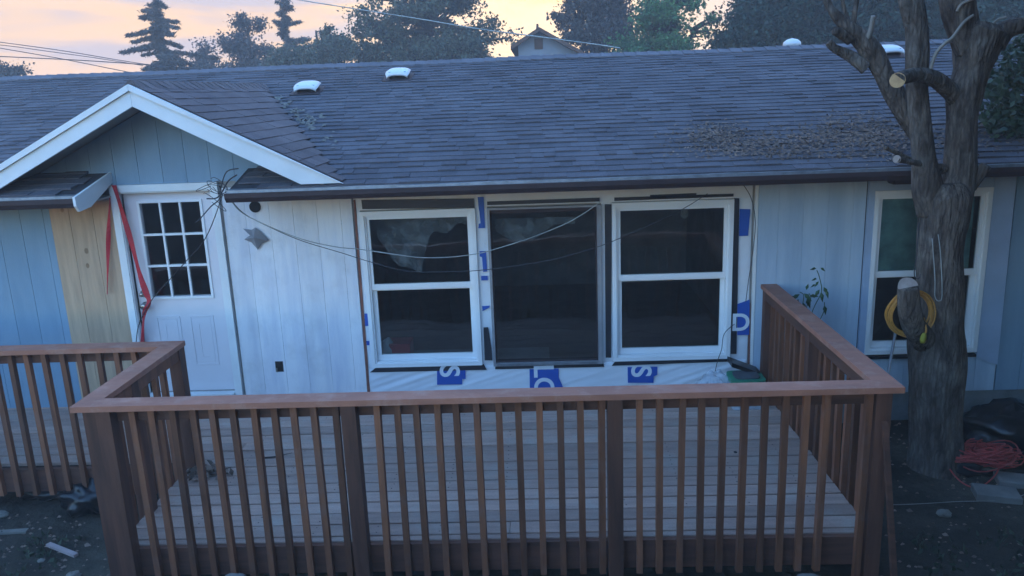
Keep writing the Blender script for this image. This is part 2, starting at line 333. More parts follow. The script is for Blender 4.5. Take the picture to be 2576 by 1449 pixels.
# walls: backing with openings
WIN = {'w1': (-1.020, -.011, .3135, 1.7436), 'w2': (.091, 1.0795, .299, 1.740), 'w3': (1.169, 2.212, .315, 1.749), 'w4': (3.400, 4.380, .319, 1.777)}
DOOR = (-3.125, -2.315, .11, 1.97)
ops = list(WIN.values()) + [DOOR]
b = MB(); T0, T1 = .03, .14
xsw = sorted({HX0, HX1} | {o[0] for o in ops} | {o[1] for o in ops})
for a, c in zip(xsw[:-1], xsw[1:]):
    o = [q for q in ops if q[0] <= a + 1e-6 and q[1] >= c - 1e-6]
    if o: b.box(a, c, T0, T1, ZB, o[0][2]); b.box(a, c, T0, T1, o[0][3], 2.05)
    else: b.box(a, c, T0, T1, ZB, 2.05)
b.box(HX0, HX0 + .1, T1, HYB - .1, ZB, 2.05); b.box(HX1 - .1, HX1, T1, HYB - .1, ZB, 2.05); b.box(HX0, HX1, HYB - .1, HYB, ZB, 2.05)
b.prism([(GX - 1.45, 2.051), (GX + 1.45, 2.051), (GX, GAZ - .12)], T0, T1)
wall = b.build('wall', M['soffit'], H)
b = MB()
for s in (HX0 - .3, HX1 + .2): b.prism([(.0, 2.05), (RY, RZ - .15), (HYB, 2.05)], s + .2, s + .28, 'x')
b.build('end_gable', M['siding_blue'], H)
# siding boards between grooves
def siding(x0, x1, z0, ztop, m, y=0., pitch=.21, gap=.003, start=None, holes=()):
    x = x0
    edges = [x0]; k = start if start is not None else x0 + pitch
    while k < x1 - .02: edges.append(k); k += pitch
    edges.append(x1)
    for a, c in zip(edges[:-1], edges[1:]):
        a2, c2 = a + gap / 2, c - gap / 2
        segs = [(z0, None)]
        for h in holes:
            if h[0] < c2 - .01 and h[1] > a2 + .01: segs = [(z0, h[2]), (h[3], None)]
        for s0, s1 in segs:
            t0 = s1 if s1 is not None else ztop(a2); t1 = s1 if s1 is not None else ztop(c2)
            if max(t0, t1) - s0 < .02: continue
            t0 = max(t0, s0 + .001); t1 = max(t1, s0 + .001)
            q = MB()
            if ztop(a2) != ztop(c2) and s1 is None and a2 < GX < c2:
                q.prism([(a2, s0), (c2, s0), (c2, t1), (GX, ztop(GX)), (a2, t0)], y, y + .016)
            else: q.prism([(a2, s0), (c2, s0), (c2, t1), (a2, t0)], y, y + .016)
            q.build('siding_board', m, wall)
low = lambda x: 1.99
gtop = lambda x: max(1.99, gz(x) - .12)
PL0 = -3.775; PLT = 1.915
siding(-7.4, PL0, ZB, low, M['siding_blue'], start=-7.2)
siding(PL0, -3.205, ZB, lambda x: PLT, M['ply'], y=-.004, start=-3.60)
siding(GX - 1.45, GX + 1.45, PLT + .004, gtop, M['siding_blue'], start=GX - 1.34, holes=((-3.205, -2.235, 1.9, 2.046),))
for a_, c_, m_ in ((-2.222, -1.085, 'siding_white'), (2.425, 3.335, 'siding_pale')): MB().box(a_, c_, .0165, .0285, ZB, 1.9).build('siding_backing', M[m_], wall)
siding(-2.222, -1.085, ZB, low, M['siding_white'], gap=.0018, start=-2.03)
siding(2.425, 3.335, ZB, low, M['siding_pale'], gap=.0018, start=2.60)
siding(3.345, 4.44, 1.85, low, M['siding_pale'], gap=.004)
siding(3.345, 4.575, ZB, lambda x: .28, M['siding_pale'], gap=.004)
siding(4.585, HX1, ZB, low, M['siding_blue'], start=4.79)
q = MB().box(HX0, -7.403, .002, .016, ZB, 1.99); q.build('siding_board', M['siding_blue'], wall)
# plywood knots
for (px, py, r) in ((218, 631, .018), (221, 668, .016), (157, 528, .014)):
    p = at(px, py, 0); b = MB(); n = 10
    b.prism([(p.x + r * math.cos(i * .628), p.z + 1.5 * r * math.sin(i * .628)) for i in range(n)], -.0055, -.003)
    b.build('knot', M['knot'], wall)
# foundation
b = MB(); b.box(HX0 + .02, HX1 - .02, .045, .16, GZ - .25, ZB - .003); b.box(HX0 + .02, HX1 - .02, HYB - .2, HYB - .05, GZ - .25, ZB); b.build('foundation', M['found'], H)
# interior
b = MB()
b.quad((HX0 + .1, .141, .0), (HX1 - .1, .141, .0), (HX1 - .1, HYB - .1, .0), (HX0 + .1, HYB - .1, .0))
b.build('room_floor', M['roomfloor'], H)
b = MB(); b.box(HX0 + .1, HX1 - .1, .141, HYB - .1, 2.052, 2.09); b.build('room_ceiling', M['room'], H)
b = MB(); b.box(-2.0, 6, 4.3, 4.4, .001, 2.05); b.box(-2.05, -1.95, .142, 4.3, .001, 2.05); b.box(2.6, 2.7, .142, 4.3, .001, 2.05); b.box(-4.6, -2.06, 3.0, 3.1, .001, 2.05)
b.build('room_wall', M['room'], H)
# window trims / units -----------------------------------------------------------------
def frame(b, x0, x1, z0, z1, y0, y1, w, wt=None, wb=None, wl=None, wr=None):
    wt = w if wt is None else wt; wb = w if wb is None else wb; wl = w if wl is None else wl; wr = w if wr is None else wr
    b.box(x0, x0 + wl, y0, y1, z0, z1); b.box(x1 - wr, x1, y0, y1, z0, z1)
    b.box(x0 + wl, x1 - wr, y0, y1, z1 - wt, z1); b.box(x0 + wl, x1 - wr, y0, y1, z0, z0 + wb)
def pane(x0, x1, z0, z1, y, par):
    MB().box(x0, x1, y, y + .004, z0, z1).build('pane', M['glass'], par)
def hung(key, mid, label=None):
    x0, x1, z0, z1 = WIN[key]; b = MB()
    frame(b, x0, x1, z0, z1, -.030, .075, .036)
    frame(b, x0 + .036, x1 - .036, z0 + .036, z1 - .036, -.012, .075, .014)
    w = b.build('window', M['vinyl'], H)
    if label: w['label'] = label
    q = MB(); frame(q, x0 + .051, x1 - .051, mid, z1 - .051, .002, .035, .024, wb=.05); q.build('upper_sash', M['vinyl'], w)
    q = MB(); frame(q, x0 + .051, x1 - .051, z0 + .051, mid + .015, .037, .070, .036, wt=.03, wb=.05); q.build('lower_sash', M['vinyl'], w)
    pane(x0 + .074, x1 - .074, mid + .049, z1 - .074, .016, w); pane(x0 + .086, x1 - .086, z0 + .1, mid - .014, .052, w)
    return w
w1 = hung('w1', 1.035, 'left white sash window of the three, plastic film and red item inside')
w3 = hung('w3', 1.055, 'right white sash window of the three, bulb hanging inside')
w4 = hung('w4', 1.02, 'right end white window behind the tree trunk')
x0, x1, z0, z1 = WIN['w2']; b = MB(); frame(b, x0, x1, z0, z1, -.035, .06, .034, wt=.018, wb=.026, wl=.022, wr=.040)
w2 = b.build('window', M['alu'], H); w2['label'] = 'middle fixed picture window with thin grey frame'
b = MB(); frame(b, x0 + .022, x1 - .040, z0 + .026, z1 - .018, -.004, .06, .012, wt=.035); b.build('glazing_bead', M['gutter'], w2)
pane(x0 + .033, x1 - .051, z0 + .037, z1 - .052, .02, w2)
b = MB().box(x0 + .03, x1 - .052, -.0385, -.0355, z0 + .004, z0 + .024); b.build('frame_strip', M['drip'], w2)
MB().box(3.47, 4.31, .12, .125, 1.02, 1.70).build('roller_blind', M['blind'], H)
# trims
b = MB(); X0, X1, Z0, Z1 = WIN['w4']
b.box(X0 - .055, X0 - .002, -.022, .02, Z0 - .02, Z1 + .075); b.box(X0, X1, -.022, .02, Z1 + .002, Z1 + .075)
b.build('window_trim', M['trim_shaded'], H)
p = at(2487, 520, -.03)
MB().hexa([(4.385, .02, .27), (4.575, .02, .19), (4.575, -.024, .19), (4.385, -.024, .27), (4.385, .02, 1.90), (4.56, .02, 1.90), (4.56, -.024, 1.90), (4.385, -.024, 1.90)]).build('window_trim', M['trim_shaded'], H)
MB().box(X0 - .055, X1, -.028, .02, Z0 - .045, Z0 - .022).build('window_sill', M['tape'], H)
b = MB(); b.box(2.395, 2.422, -.006, .02, ZB, 1.90); b.build('corner_strip', M['white'], H)
b = MB(); b.box(3.337, 3.343, .005, .02, ZB, 1.9); b.build('panel_joint', M['tape'], H)
# house wrap round the three middle windows
b = MB(); WX0, WX1 = -1.072, 2.374
def wrapquad(a, c, z0, z1, nx_=10, nz_=3, amp=.006):
    o = len(b.v)
    for j in range(nz_ + 1):
        for i in range(nx_ + 1):
            x = a + (c - a) * i / nx_; z = z0 + (z1 - z0) * j / nz_
            f = 1 if 0 < i < nx_ and 0 < j < nz_ else .3
            b.v.append((x, .012 - amp * f * (1 + mnoise.noise(Vector((x * 2.2 - z * 5, z * 22 - x * 7, 1)))), z))
    for j in range(nz_):
        for i in range(nx_):
            k = o + j * (nx_ + 1) + i; b.f.append((k, k + 1, k + nx_ + 2, k + nx_ + 1))
wrapquad(WX0, WX1, ZB, .30, 220, 22, .013)
wrapquad(WX0, WX1, 1.752, 1.93, 40, 3); wrapquad(WX0, -1.02, .30, 1.752, 3, 30); wrapquad(-.011, .091, .30, 1.752, 6, 50, .005); wrapquad(1.0795, 1.169, .30, 1.752, 4, 20); wrapquad(2.212, WX1, .30, 1.752, 8, 60, .006)
wr = b.build('house_wrap', M['wrap'], H, True)
def flat(name, m_, pts, Y, par, t=.003):     # thin sheet given by pixels on the wall
    P = [at(x, y, Y) for x, y in pts]; b = MB(); b.prism([(p.x, p.z) for p in P], Y, Y + t); return b.build(name, m_, par)
def c5(x, y): return (858.7 + x / 3, 483 + y / 3)
# black flashing tape
for r in (((150, 60), (1000, 48), (1005, 118), (158, 130)), ((1100, 72), (1950, 42), (1950, 72), (1100, 100)), ((2060, 42), (2960, 12), (2960, 34), (2060, 68)),
          ((1987, 92), (2040, 92), (2036, 1250), (1995, 1250)), ((1072, 1022), (1108, 1020), (1134, 1180), (1140, 1270), (1082, 1270)),
          ((262, 1326), (1075, 1300), (1098, 1342), (214, 1362)), ((1163, 1308), (1975, 1288), (1985, 1320), (1160, 1338)), ((2065, 1282), (2900, 1255), (2960, 1262), (2985, 1278), (2040, 1312)),
          ((2330, 22), (2680, 8), (2680, 34), (2330, 46)), ((968, 1448), (968, 1449), (969, 1449))):
    if len(r) < 4: continue
    flat('flashing_tape', M['tape'], [c5(*q) for q in r], -.0125, wr)
P = [(1716 + a / 3, 483 + c / 3) for a, c in ((392, 45), (432, 48), (410, 1222), (366, 1222))]; flat('flashing_tape', M['tape'], P, -.0125, wr)
# blue print
BP = [[(1028, 38), (1074, 36), (1084, 272), (1034, 274), (1036, 240), (1050, 236), (1042, 150), (1036, 120)],
      [(1042, 447), (1092, 445), (1100, 600), (1070, 602), (1062, 492), (1044, 486)], [(1054, 634), (1104, 632), (1106, 666), (1056, 668)],
      [(1062, 862), (1120, 858), (1118, 872), (1066, 898)], [(174, 918), (198, 918), (204, 1010), (180, 1012)], [(188, 1124), (212, 1124), (212, 1156), (192, 1156)]]
for r in BP: flat('blue_print', M['print'], [c5(*q) for q in r], -.0095, wr, .002)
def text(body, size, px, py, rotdeg, m_, par, Y=-.013):
    cu = bpy.data.curves.new('letter', 'FONT'); cu.body = body; cu.size = size; cu.align_x = 'CENTER'; cu.align_y = 'CENTER'; cu.offset = size * .022; cu.extrude = .0005
    o = bpy.data.objects.new('letter', cu); C.objects.link(o); dg = bpy.context.evaluated_depsgraph_get()
    me = bpy.data.meshes.new_from_object(o.evaluated_get(dg)); bpy.data.objects.remove(o); me.materials.append(m_)
    p = at(px, py, Y); M4 = Matrix.Translation(p) @ Matrix.Rotation(R(90), 4, 'X') @ Matrix.Rotation(R(rotdeg), 4, 'Z')
    me.transform(M4); return link('letter', me, par)
yb = 1500
flat('blue_print', M['print'], [c5(722, 1350), c5(936, 1342), c5(938, 1410), c5(912, 1412), c5(912, 1452), c5(722, 1455)], -.0095, wr, .002)
flat('blue_print', M['print'], [c5(1420, 1338), c5(1640, 1332), c5(1640, 1400), c5(1672, 1470), c5(1672, 1500), c5(1422, 1500)], -.0095, wr, .002)
flat('blue_print', M['print'], [c5(2160, 1322), c5(2385, 1318), c5(2385, 1380), c5(2358, 1392), c5(2356, 1440), c5(2162, 1440)], -.0095, wr, .002)
text('S', .25, 858.7 + 810 / 3, 483 + 1352 / 3, -90, M['wrap'], wr)
text('LO', .25, 858.7 + 1522 / 3, 483 + 1430 / 3, -90, M['wrap'], wr)
text('S', .25, 858.7 + 2256 / 3, 483 + 1352 / 3, -90, M['wrap'], wr)
def c6(x, y): return (1717.3 + x / 3, 483 + y / 3)
flat('blue_print', M['print'], [c6(430, 128), c6(512, 130), c6(494, 330), c6(426, 332)], -.0095, wr, .002)
flat('blue_print', M['print'], [c6(414, 846), c6(506, 812), c6(502, 1078), c6(412, 1080)], -.0095, wr, .002)
text('D', .22, 1717.3 + 438 / 3, 483 + 990 / 3, 0, M['wrap'], wr)
# bare wood edges left and right of the wrap
flat('bare_wood_strip', M['rust'], [c5(90, 60), c5(104, 60), c5(216, 1520), c5(196, 1520)], -.006, H, .012)
flat('bare_wood_strip', M['rust'], [c6(500, 840), c6(512, 840), c6(508, 1330), c6(494, 1330)], -.006, H, .012)
# holes in the white siding
p = at(642, 520, 0); b = MB(); b.prism([(p.x + .05 * math.cos(i * math.pi / 10), p.z + .05 * math.sin(i * math.pi / 10)) for i in range(20)], -.012, .003); b.build('vent_hole', M['dark'], H)
p = at(703, 922, 0); b = MB(); b.box(p.x - .036, p.x + .036, -.0025, .001, p.z - .05, p.z + .05); bo = b.build('outlet_hole', M['dark'], H)
MB().box(p.x - .036, p.x - .018, -.009, -.003, p.z - .05, p.z - .012).build('outlet_box', M['steel'], bo)

# door ---------------------------------------------------------------------------------
x0, x1, z0, z1 = DOOR
b = MB(); b.box(x0 - .073, x0 - .008, -.024, .028, -.01, z1 + .012); b.box(x1 + .008, x1 + .073, -.024, .028, -.01, z1 + .012); b.box(x0 - .073, x1 + .073, -.026, .028, z1 + .0125, z1 + .074)
b.build('door_trim', M['white'], H)
b = MB(); b.box(x0 - .0075, x0, -.012, .13, -.005, z1 + .01); b.box(x1, x1 + .0075, -.012, .13, -.005, z1 + .01); b.box(x0, x1, -.012, .13, z1, z1 + .01); b.build('door_jamb', M['white'], H)
b = MB(); b.box(x0 - .0, x1, -.05, .10, .055, z0 - .004); b.build('threshold', M['white'], H)
MB().box(x0 - .07, x1 + .07, -.02, .028, -.01, .05).build('threshold_riser', M['white'], H)
DY = .055
gx0, gx1 = at(366, 600, DY).x - .02, at(524, 600, DY).x; gx0, gx1 = -2.985, -2.445
gzt, gzb = at(450, 508, DY).z, at(450, 745, DY).z
b = MB(); frame(b, x0 + .003, x1 - .003, z0, z1 - .003, DY, DY + .042, .1, wt=z1 - .003 - gzt, wb=gzb - z0, wl=gx0 - x0 - .003, wr=x1 - .003 - gx1)
dr = b.build('door', M['door'], H); dr['label'] = 'white back door with nine small panes and a red strap across it'
q = MB(); frame(q, gx0 - .022, gx1 + .022, gzb - .022, gzt + .022, DY - .014, DY - .0005, .022); q.build('lite_frame', M['vinyl'], dr)
q = MB()
for i in (1, 2):
    xm = gx0 + (gx1 - gx0) * i / 3; q.box(xm - .009, xm + .009, DY - .008, DY + .012, gzb, gzt)
q.build('muntin', M['vinyl'], dr); q = MB()
for i in (1, 2):
    zm = gzb + (gzt - gzb) * i / 3; q.box(gx0, gx1, DY - .010, DY + .014, zm - .009, zm + .009)
q.build('muntin', M['vinyl'], dr)
for i in range(3):
    for j in range(3):
        a = gx0 + (gx1 - gx0) * i / 3; c = gzb + (gzt - gzb) * j / 3; pane(a + .01, a + (gx1 - gx0) / 3 - .01, c + .01, c + (gzt - gzb) / 3 - .01, DY + .016, dr)
pzt, pzb = at(450, 795, DY).z, at(490, 918, DY).z
for (a, c) in ((x0 + .14, x0 + .36), (x1 - .36, x1 - .14)):
    q = MB(); frame(q, a, c, pzb, pzt, DY - .005, DY - .0005, .012); frame(q, a + .03, c - .03, pzb + .03, pzt - .03, DY - .0025, DY - .0005, .05)
    q.build('raised_panel', M['door'], dr)
b = MB()
for z, r in ((at(357, 768, DY).z, .032), (at(357, 738, DY).z, .022)):
    kx = x0 + .065
    b.tube([(kx, DY, z), (kx, DY - .012, z)], [.034, .034], 14); b.tube([(kx, DY - .012, z), (kx, DY - .03, z), (kx, DY - .045, z), (kx, DY - .065, z), (kx, DY - .07, z)], [.012, .012, r, r * .85, r * .4], 14)
b.build('door_knob', M['steel'], dr, True)
# interior darkness behind the door
# roof ---------------------------------------------------------------------------------
b = MB(); th = .02
GE1 = at(563, 480, -.6).x; GE0 = at(184, 500, -.6).x
for xa_, xb_ in ((HX0 - .3, GE0), (GE1, HX1 + .3)):
    b.hexa([(xx_, yy_, roofz(yy_) + o_) for o_ in (-th - .012, -.012) for xx_, yy_ in ((xa_, EY + .01), (xb_, EY + .01), (xb_, .027), (xa_, .027))])
b.hexa([(HX0 - .3, .027, roofz(.027) - th - .012), (HX1 + .3, .027, roofz(.027) - th - .012), (HX1 + .3, RY, RZ - th - .012), (HX0 - .3, RY, RZ - th - .012),
        (HX0 - .3, .027, roofz(.027) - .012), (HX1 + .3, .027, roofz(.027) - .012), (HX1 + .3, RY, RZ - .012), (HX0 - .3, RY, RZ - .012)])
YB2 = 2 * RY - EY
b.hexa([(HX0 - .3, RY, RZ - th - .012), (HX1 + .3, RY, RZ - th - .012), (HX1 + .3, YB2, EZ - th - .012), (HX0 - .3, YB2, EZ - th - .012),
        (HX0 - .3, RY, RZ - .012), (HX1 + .3, RY, RZ - .012), (HX1 + .3, YB2, EZ - .012), (HX0 - .3, YB2, EZ - .012)])
roof = b.build('roof', M['roofing'], H)
ang = math.atan(RS); cs, sn = math.cos(ang), math.sin(ang)
EXP = .1255; NROW = int((RY - EY) / cs / EXP) + 1
def shingle_unit():      # unit slab: x 0..1, y 0..1 (up-slope), z thickness 0..1, wedge shaped
    b = MB(); b.add([(0, 0, 0), (1, 0, 0), (1, 1, -.3), (0, 1, -.3), (0, 0, 1), (1, 0, 1), (1, 1, .15), (0, 1, .15)], [(4, 5, 6, 7), (0, 1, 5, 4), (1, 2, 6, 5), (3, 0, 4, 7)]); return b
su = shingle_unit(); sme = su.mesh('shingle', M['shingle'])
SV = np.array(su.v); SF = np.array(su.f)
def valley_x(y):       # right valley: where the gable's right slope meets the main roof
    z = roofz(y); return GX + (GAZ - z) / GS
items = []
for r in range(NROW):
    x = HX0 - .3 - random.random() * .3
    yy = EY + r * EXP * cs; zz = roofz(yy)
    while x < HX1 + .3:
        w = random.choice((.10, .14, .17, .20, .24)) * random.uniform(.9, 1.1)
        ym = yy + .06
        vx = valley_x(ym); vl = 2 * GX - vx
        keep = not (vl + .12 < x and x + w < vx - .03) or zz > GAZ - .02
        if yy < .0 and (GE0 - .04 < x + w and x < GE1 + .04): keep = False
        if yy < .0 and keep is False and (x > GE1 + .04 or x + w < GE0 - .04): keep = True
        if keep: items.append((x, yy, zz, w - .001, .0185 if random.random() < .36 else .0115, r))
        x += w
main = [it for it in items]
near = sorted([i for i, it in enumerate(main) if it[5] < 9 and -1.1 < it[0] < 3.3 and it[5] < 9], key=lambda i: (main[i][5], main[i][0]))[:225]
nearset = set(near)
def rowhalf(it): return it
rest = []
for i, it in enumerate(main):
    x, y, z, w, t, r = it; ln = EXP * 1.28
    if i in nearset:
        link('shingle', sme, roof, (x, y, z - .002), (ang, 0, 0), (w, ln, t))
    else:
        v = SV * np.array([w, ln, t]); v = np.stack([v[:, 0] + x, y + v[:, 1] * cs - v[:, 2] * sn, z - .002 + v[:, 1] * sn + v[:, 2] * cs], 1); rest.append(v)
V = np.concatenate(rest); F = (SF[None] + (np.arange(len(rest)) * 8)[:, None, None]).reshape(-1, 4)
o = link('shingles', np_mesh('shingles', V, F, M['shingle']), roof); o['kind'] = 'stuff'
# ridge caps
rc = MB()
rc.add([(0, -.15, -.15 * RS + .018), (0, 0, .024), (0, .15, -.15 * RS + .018), (.17, -.15, -.15 * RS + .008), (.17, 0, .012), (.17, .15, -.15 * RS + .008), (0, -.15, -.15 * RS + .002), (.17, -.15, -.15 * RS - .004)], [(0, 3, 4, 1), (1, 4, 5, 2), (0, 1, 2), (6, 7, 3, 0)])
rcm = rc.mesh('ridge_cap', M['ridge'])
x = HX0 - .3; k = 0; rcaps = []
while x < HX1 + .2:
    if -6.6 < x < 6.9: link('ridge_cap', rcm, roof, (x, RY, RZ + .012 + .01 * mnoise.noise(Vector((x * .6, 0, 0)))), None, (1.25, 1.05, 1.05 + random.random() * .12))
    else: link('ridge_cap', rcm, roof, (x, RY, RZ + .012))
    x += .145
# gable roof ---------------------------------------------------------------------------
GR_END = (GAZ - .045 - EZ) / RS + EY + .1     # where its ridge meets the main roof
b = MB(); ze = EZ + .02
def gpt(x, y, off=0.): return (x, y, gz(x) + off)
# right slope: front edge from apex to low end, back edge follows valley
def vally(x, off=0): return (gz(x) + off - EZ) / RS + EY
xr = GX + (GAZ - (EZ + .035)) / GS
for s in (1, -1):
    pts = []
    for x in np.linspace(0, xr - GX, 9): pts.append(x)
    for a, c in zip(pts[:-1], pts[1:]):
        xa, xc = GX + s * a, GX + s * c
        ya, yc = max(GY + .02, vally(xa) + .05), max(GY + .02, vally(xc) + .05)
        q = [gpt(xa, GY + .01, -.012), gpt(xc, GY + .01, -.012), gpt(xc, yc, -.012), gpt(xa, ya, -.012)]
        b.add(q, [(0, 1, 2, 3) if s > 0 else (3, 2, 1, 0)])
gr = b.build('gable_roof', M['roofing'], H)
gang = math.atan(GS); gcs, gsn = math.cos(gang), math.sin(gang)
sme2 = su.mesh('shingle', M['shingle_brown'])
nrow = int((xr - GX) / gcs / EXP); grest = []; cnt = 0
for r in range(nrow + 1):
    # rows run along Y; row r starts at distance r*EXP up from the low edge
    d = r * EXP; xx = xr - d * gcs; zz = gz(xx)
    if xx < GX + .03: break
    yend = vally(xx) + .04; y = GY - random.random() * .2
    first = True
    while y < yend:
        w = random.choice((.17, .22, .28, .33)); y0_ = max(y, GY - .006); y1_ = min(y + w, yend); y += w
        if y1_ - y0_ < .03: continue
        t = .0105 if random.random() < .35 else .0070
        ln = min(EXP * 1.28, (xx - GX) / gcs)
        if cnt < 75 and r < nrow - 0:
            o = link('shingle', sme2, gr, (xx, y0_, zz), None, (y1_ - y0_ - .002, ln, t))
            # local x -> +Y, local y -> up slope (-x,+z)
            R3 = Matrix(((0, -gcs, gsn), (1, 0, 0), (0, gsn, gcs))); o.rotation_euler = R3.to_euler(); cnt += 1
        else:
            v = SV * np.array([y1_ - y0_ - .002, ln, t])
            grest.append(np.stack([xx - v[:, 1] * gcs + v[:, 2] * gsn, y0_ + v[:, 0], zz + v[:, 1] * gsn + v[:, 2] * gcs], 1))
for r in range(nrow + 1):   # hidden left slope, plain courses
    d = r * EXP; xx = 2 * GX - (xr - d * gcs); zz = gz(xx); ln = min(EXP * 1.28, (GX - xx) / gcs)
    if ln < .05: break
    y0_, y1_ = GY - .006, vally(xx) + .04
    v = SV * np.array([y1_ - y0_, ln, .009]); grest.append(np.stack([xx + v[:, 1] * gcs - v[:, 2] * gsn, y0_ + v[:, 0], zz + v[:, 1] * gsn + v[:, 2] * gcs], 1))
V = np.concatenate(grest); F = (SF[None] + (np.arange(len(grest)) * 8)[:, None, None]).reshape(-1, 4)
o = link('shingles', np_mesh('shingles', V, F, M['shingle_brown']), gr); o['kind'] = 'stuff'
gc = MB(); gc.add([(-.1, 0, -.1 * GS + .008), (0, 0, .02), (.1, 0, -.1 * GS + .008), (-.1, .17, -.1 * GS), (0, .17, .010), (.1, .17, -.1 * GS)], [(0, 1, 4, 3), (1, 2, 5, 4), (0, 2, 1)])
gcm = gc.mesh('ridge_cap', M['shingle_brown']); y = GY - .005
while y < GR_END: link('ridge_cap', gcm, gr, (GX, y, GAZ + .004), None, (1.1, 1, 1 + random.random() * .4)); y += .14
# rake boards
def rake(s):
    b = MB(); xa = GX; xl = GX + s * 1.62; yb_ = GY; yf = GY - .028
    low_ = 2.052
    top = lambda x: gz(x) - .012
    bot = lambda x: gz(x) - .178
    if s > 0:
        xe = GX + (GAZ - .012 - low_) / GS; xf = GX + (GAZ - .178 - low_) / GS
        poly = [(GX + .001, bot(GX)), (xf, low_), (xe, low_), (GX + .001, top(GX))]
        strip = [(GX + .001, top(GX) - .045), (xe - .05, low_ + .03), (xe + .02, low_ - .004), (GX + .001, top(GX) + .004)]
    else:
        xe = GX - 1.62; poly = [(GX - .001, top(GX)), (xe, gz(xe) - .012), (xe, gz(xe) - .178), (GX - .001, bot(GX))]
        strip = [(GX - .001, top(GX) + .004), (xe, gz(xe) - .008), (xe, gz(xe) - .057), (GX - .001, top(GX) - .045)]
    b.prism(poly, yf, yb_); o = b.build('rake_board', M['white'], H)
    q = MB(); q.prism(strip, yf - .022, yf - .0005); q.build('rake_trim', M['white'], H)
    q = MB()   # soffit under the overhang
    a = GX + s * .0; c = xe
    P = [(a, yb_ + .001, gz(a) - .11), (c, yb_ + .001, gz(c) - .11), (c, .028, gz(c) - .11), (a, .028, gz(a) - .11)]
    P2 = [(x_, y_, z_ + .015) for x_, y_, z_ in P]
    q.hexa(P + P2); q.build('rake_soffit', M['soffit'], H)
rake(1); rake(-1)
# eaves: soffit, fascia, gutter and drip edge (interrupted at the door bay)
GE1 = at(563, 480, -.6).x; GE0 = at(184, 500, -.6).x
for a, c in ((GE1, HX1 + .3), (HX0 - .3, GE0)):
    MB().box(a, c, EY + .021, .0285, SZ, SZ + .015).build('soffit', M['soffit'], H)
    MB().box(a, c, EY, EY + .02, SZ - .004, EZ - .037).build('fascia', M['gutter'], H)
    b = MB(); prof = [(EY - .001, EZ - .015), (EY - .001, EZ - .090), (EY - .055, EZ - .090), (EY - .080, EZ - .055), (EY - .080, EZ - .012), (EY - .088, EZ - .012), (EY - .088, EZ - .060), (EY - .060, EZ - .098), (EY - .001, EZ - .098)]
    prof = [(EY - .001, EZ - .030), (EY - .001, EZ - .098), (EY - .060, EZ - .098), (EY - .088, EZ - .060), (EY - .088, EZ - .022), (EY - .075, EZ - .022), (EY - .075, EZ - .030)]
    b.prism(prof, a, c, 'x'); b.build('gutter', M['gutter'], H)
    # slightly buckled drip edge
    b = MB(); n = 120; o0 = 0
    for i in range(n + 1):
        x = a + (c - a) * i / n; w = .006 * mnoise.noise(Vector((x * 1.7, 0, 0))) + .003 * mnoise.noise(Vector((x * 9, 0, 4)))
        b.v += [(x, EY + .03, EZ + .001), (x, EY - .030, EZ - .004 + w), (x, EY - .034, EZ - .036 + w * 1.3)]
    for i in range(n):
        k = 3 * i; b.f += [(k, k + 1, k + 4, k + 3), (k + 1, k + 2, k + 5, k + 4)]
    b.build('drip_edge', M['drip'], H)
# boxed eave ends
for x, s in ((GE1, 1), (GE0, -1)):
    if s < 0:
        MB().prism([(EY - .09, SZ + .005), (EY - .09, EZ - .01), (.026, roofz(.026) - .005), (.026, roofz(.026) - .09), (EY + .12, SZ - .03), (EY - .05, SZ - .045)], x, x + .022, 'x').build('eave_end', M['white'], H)
    else:
        MB().prism([(EY + .0, SZ), (EY + .0, EZ - .035), (.026, roofz(.026) - .034), (.026, SZ)], x - .018, x - .001, 'x').build('eave_end', M['gutter'], H)
p0_, p1_ = at(2245, 452, -.10), at(2294, 474, -.10); MB().box(p0_.x, p1_.x, -.14, -.0, SZ - .10, SZ - .003).build('eave_box', M['gutter'], H)
# roof vents
def vent(px, py, lab):
    p = atroof(px, py + 8); v = MB(); q = MB()
    w, l = .145, .135
    rows = [(-l, .080, w * .86), (-l * .5, .100, w), (0, .108, w), (l * .6, .100, w * .96), (l, .075, w * .75)]
    for side in (0, 1):
        pass
    n = 9; o = 0
    for (dy, h, ww) in rows:
        for i in range(n):
            t = -1 + 2 * i / (n - 1); v.v.append((ww * t, dy, h - .03 * t * t * t * t + RS * dy))
    for j in range(len(rows) - 1):
        for i in range(n - 1): k = j * n + i; v.f.append((k, k + 1, k + n + 1, k + n))
    for i in range(n): v.v.append((v.v[i][0], v.v[i][1] + .004, v.v[i][2] - .022))
    k0 = len(rows) * n
    for i in range(n - 1): v.f.append((k0 + i, k0 + i + 1, i + 1, i))
    v.v = [(a + p.x, b_ + p.y, c + p.z) for a, b_, c in v.v]
    o = v.build('roof_vent', M['vent'], H, True); o['label'] = lab
    md = o.modifiers.new('s', 'SOLIDIFY'); md.thickness = .008
    q.box(p.x - .10, p.x + .10, p.y - .09, p.y + .10, p.z - .03, p.z + .068); q.build('vent_collar', M['dark'], o)
    MB().hexa([(p.x - .17, p.y - .18, roofz(p.y - .18) + .012), (p.x + .17, p.y - .18, roofz(p.y - .18) + .012), (p.x + .17, p.y + .16, roofz(p.y + .16) + .012), (p.x - .17, p.y + .16, roofz(p.y + .16) + .012),
       (p.x - .17, p.y - .18, roofz(p.y - .18) + .017), (p.x + .17, p.y - .18, roofz(p.y - .18) + .017), (p.x + .17, p.y + .16, roofz(p.y + .16) + .017), (p.x - .17, p.y + .16, roofz(p.y + .16) + .017)]).build('vent_flange', M['gutter'], o)
vent(775, 222, 'white roof vent nearest the gable'); vent(1003, 188, 'white roof vent below the ridge'); vent(2236, 130, 'white roof vent behind the bare tree')
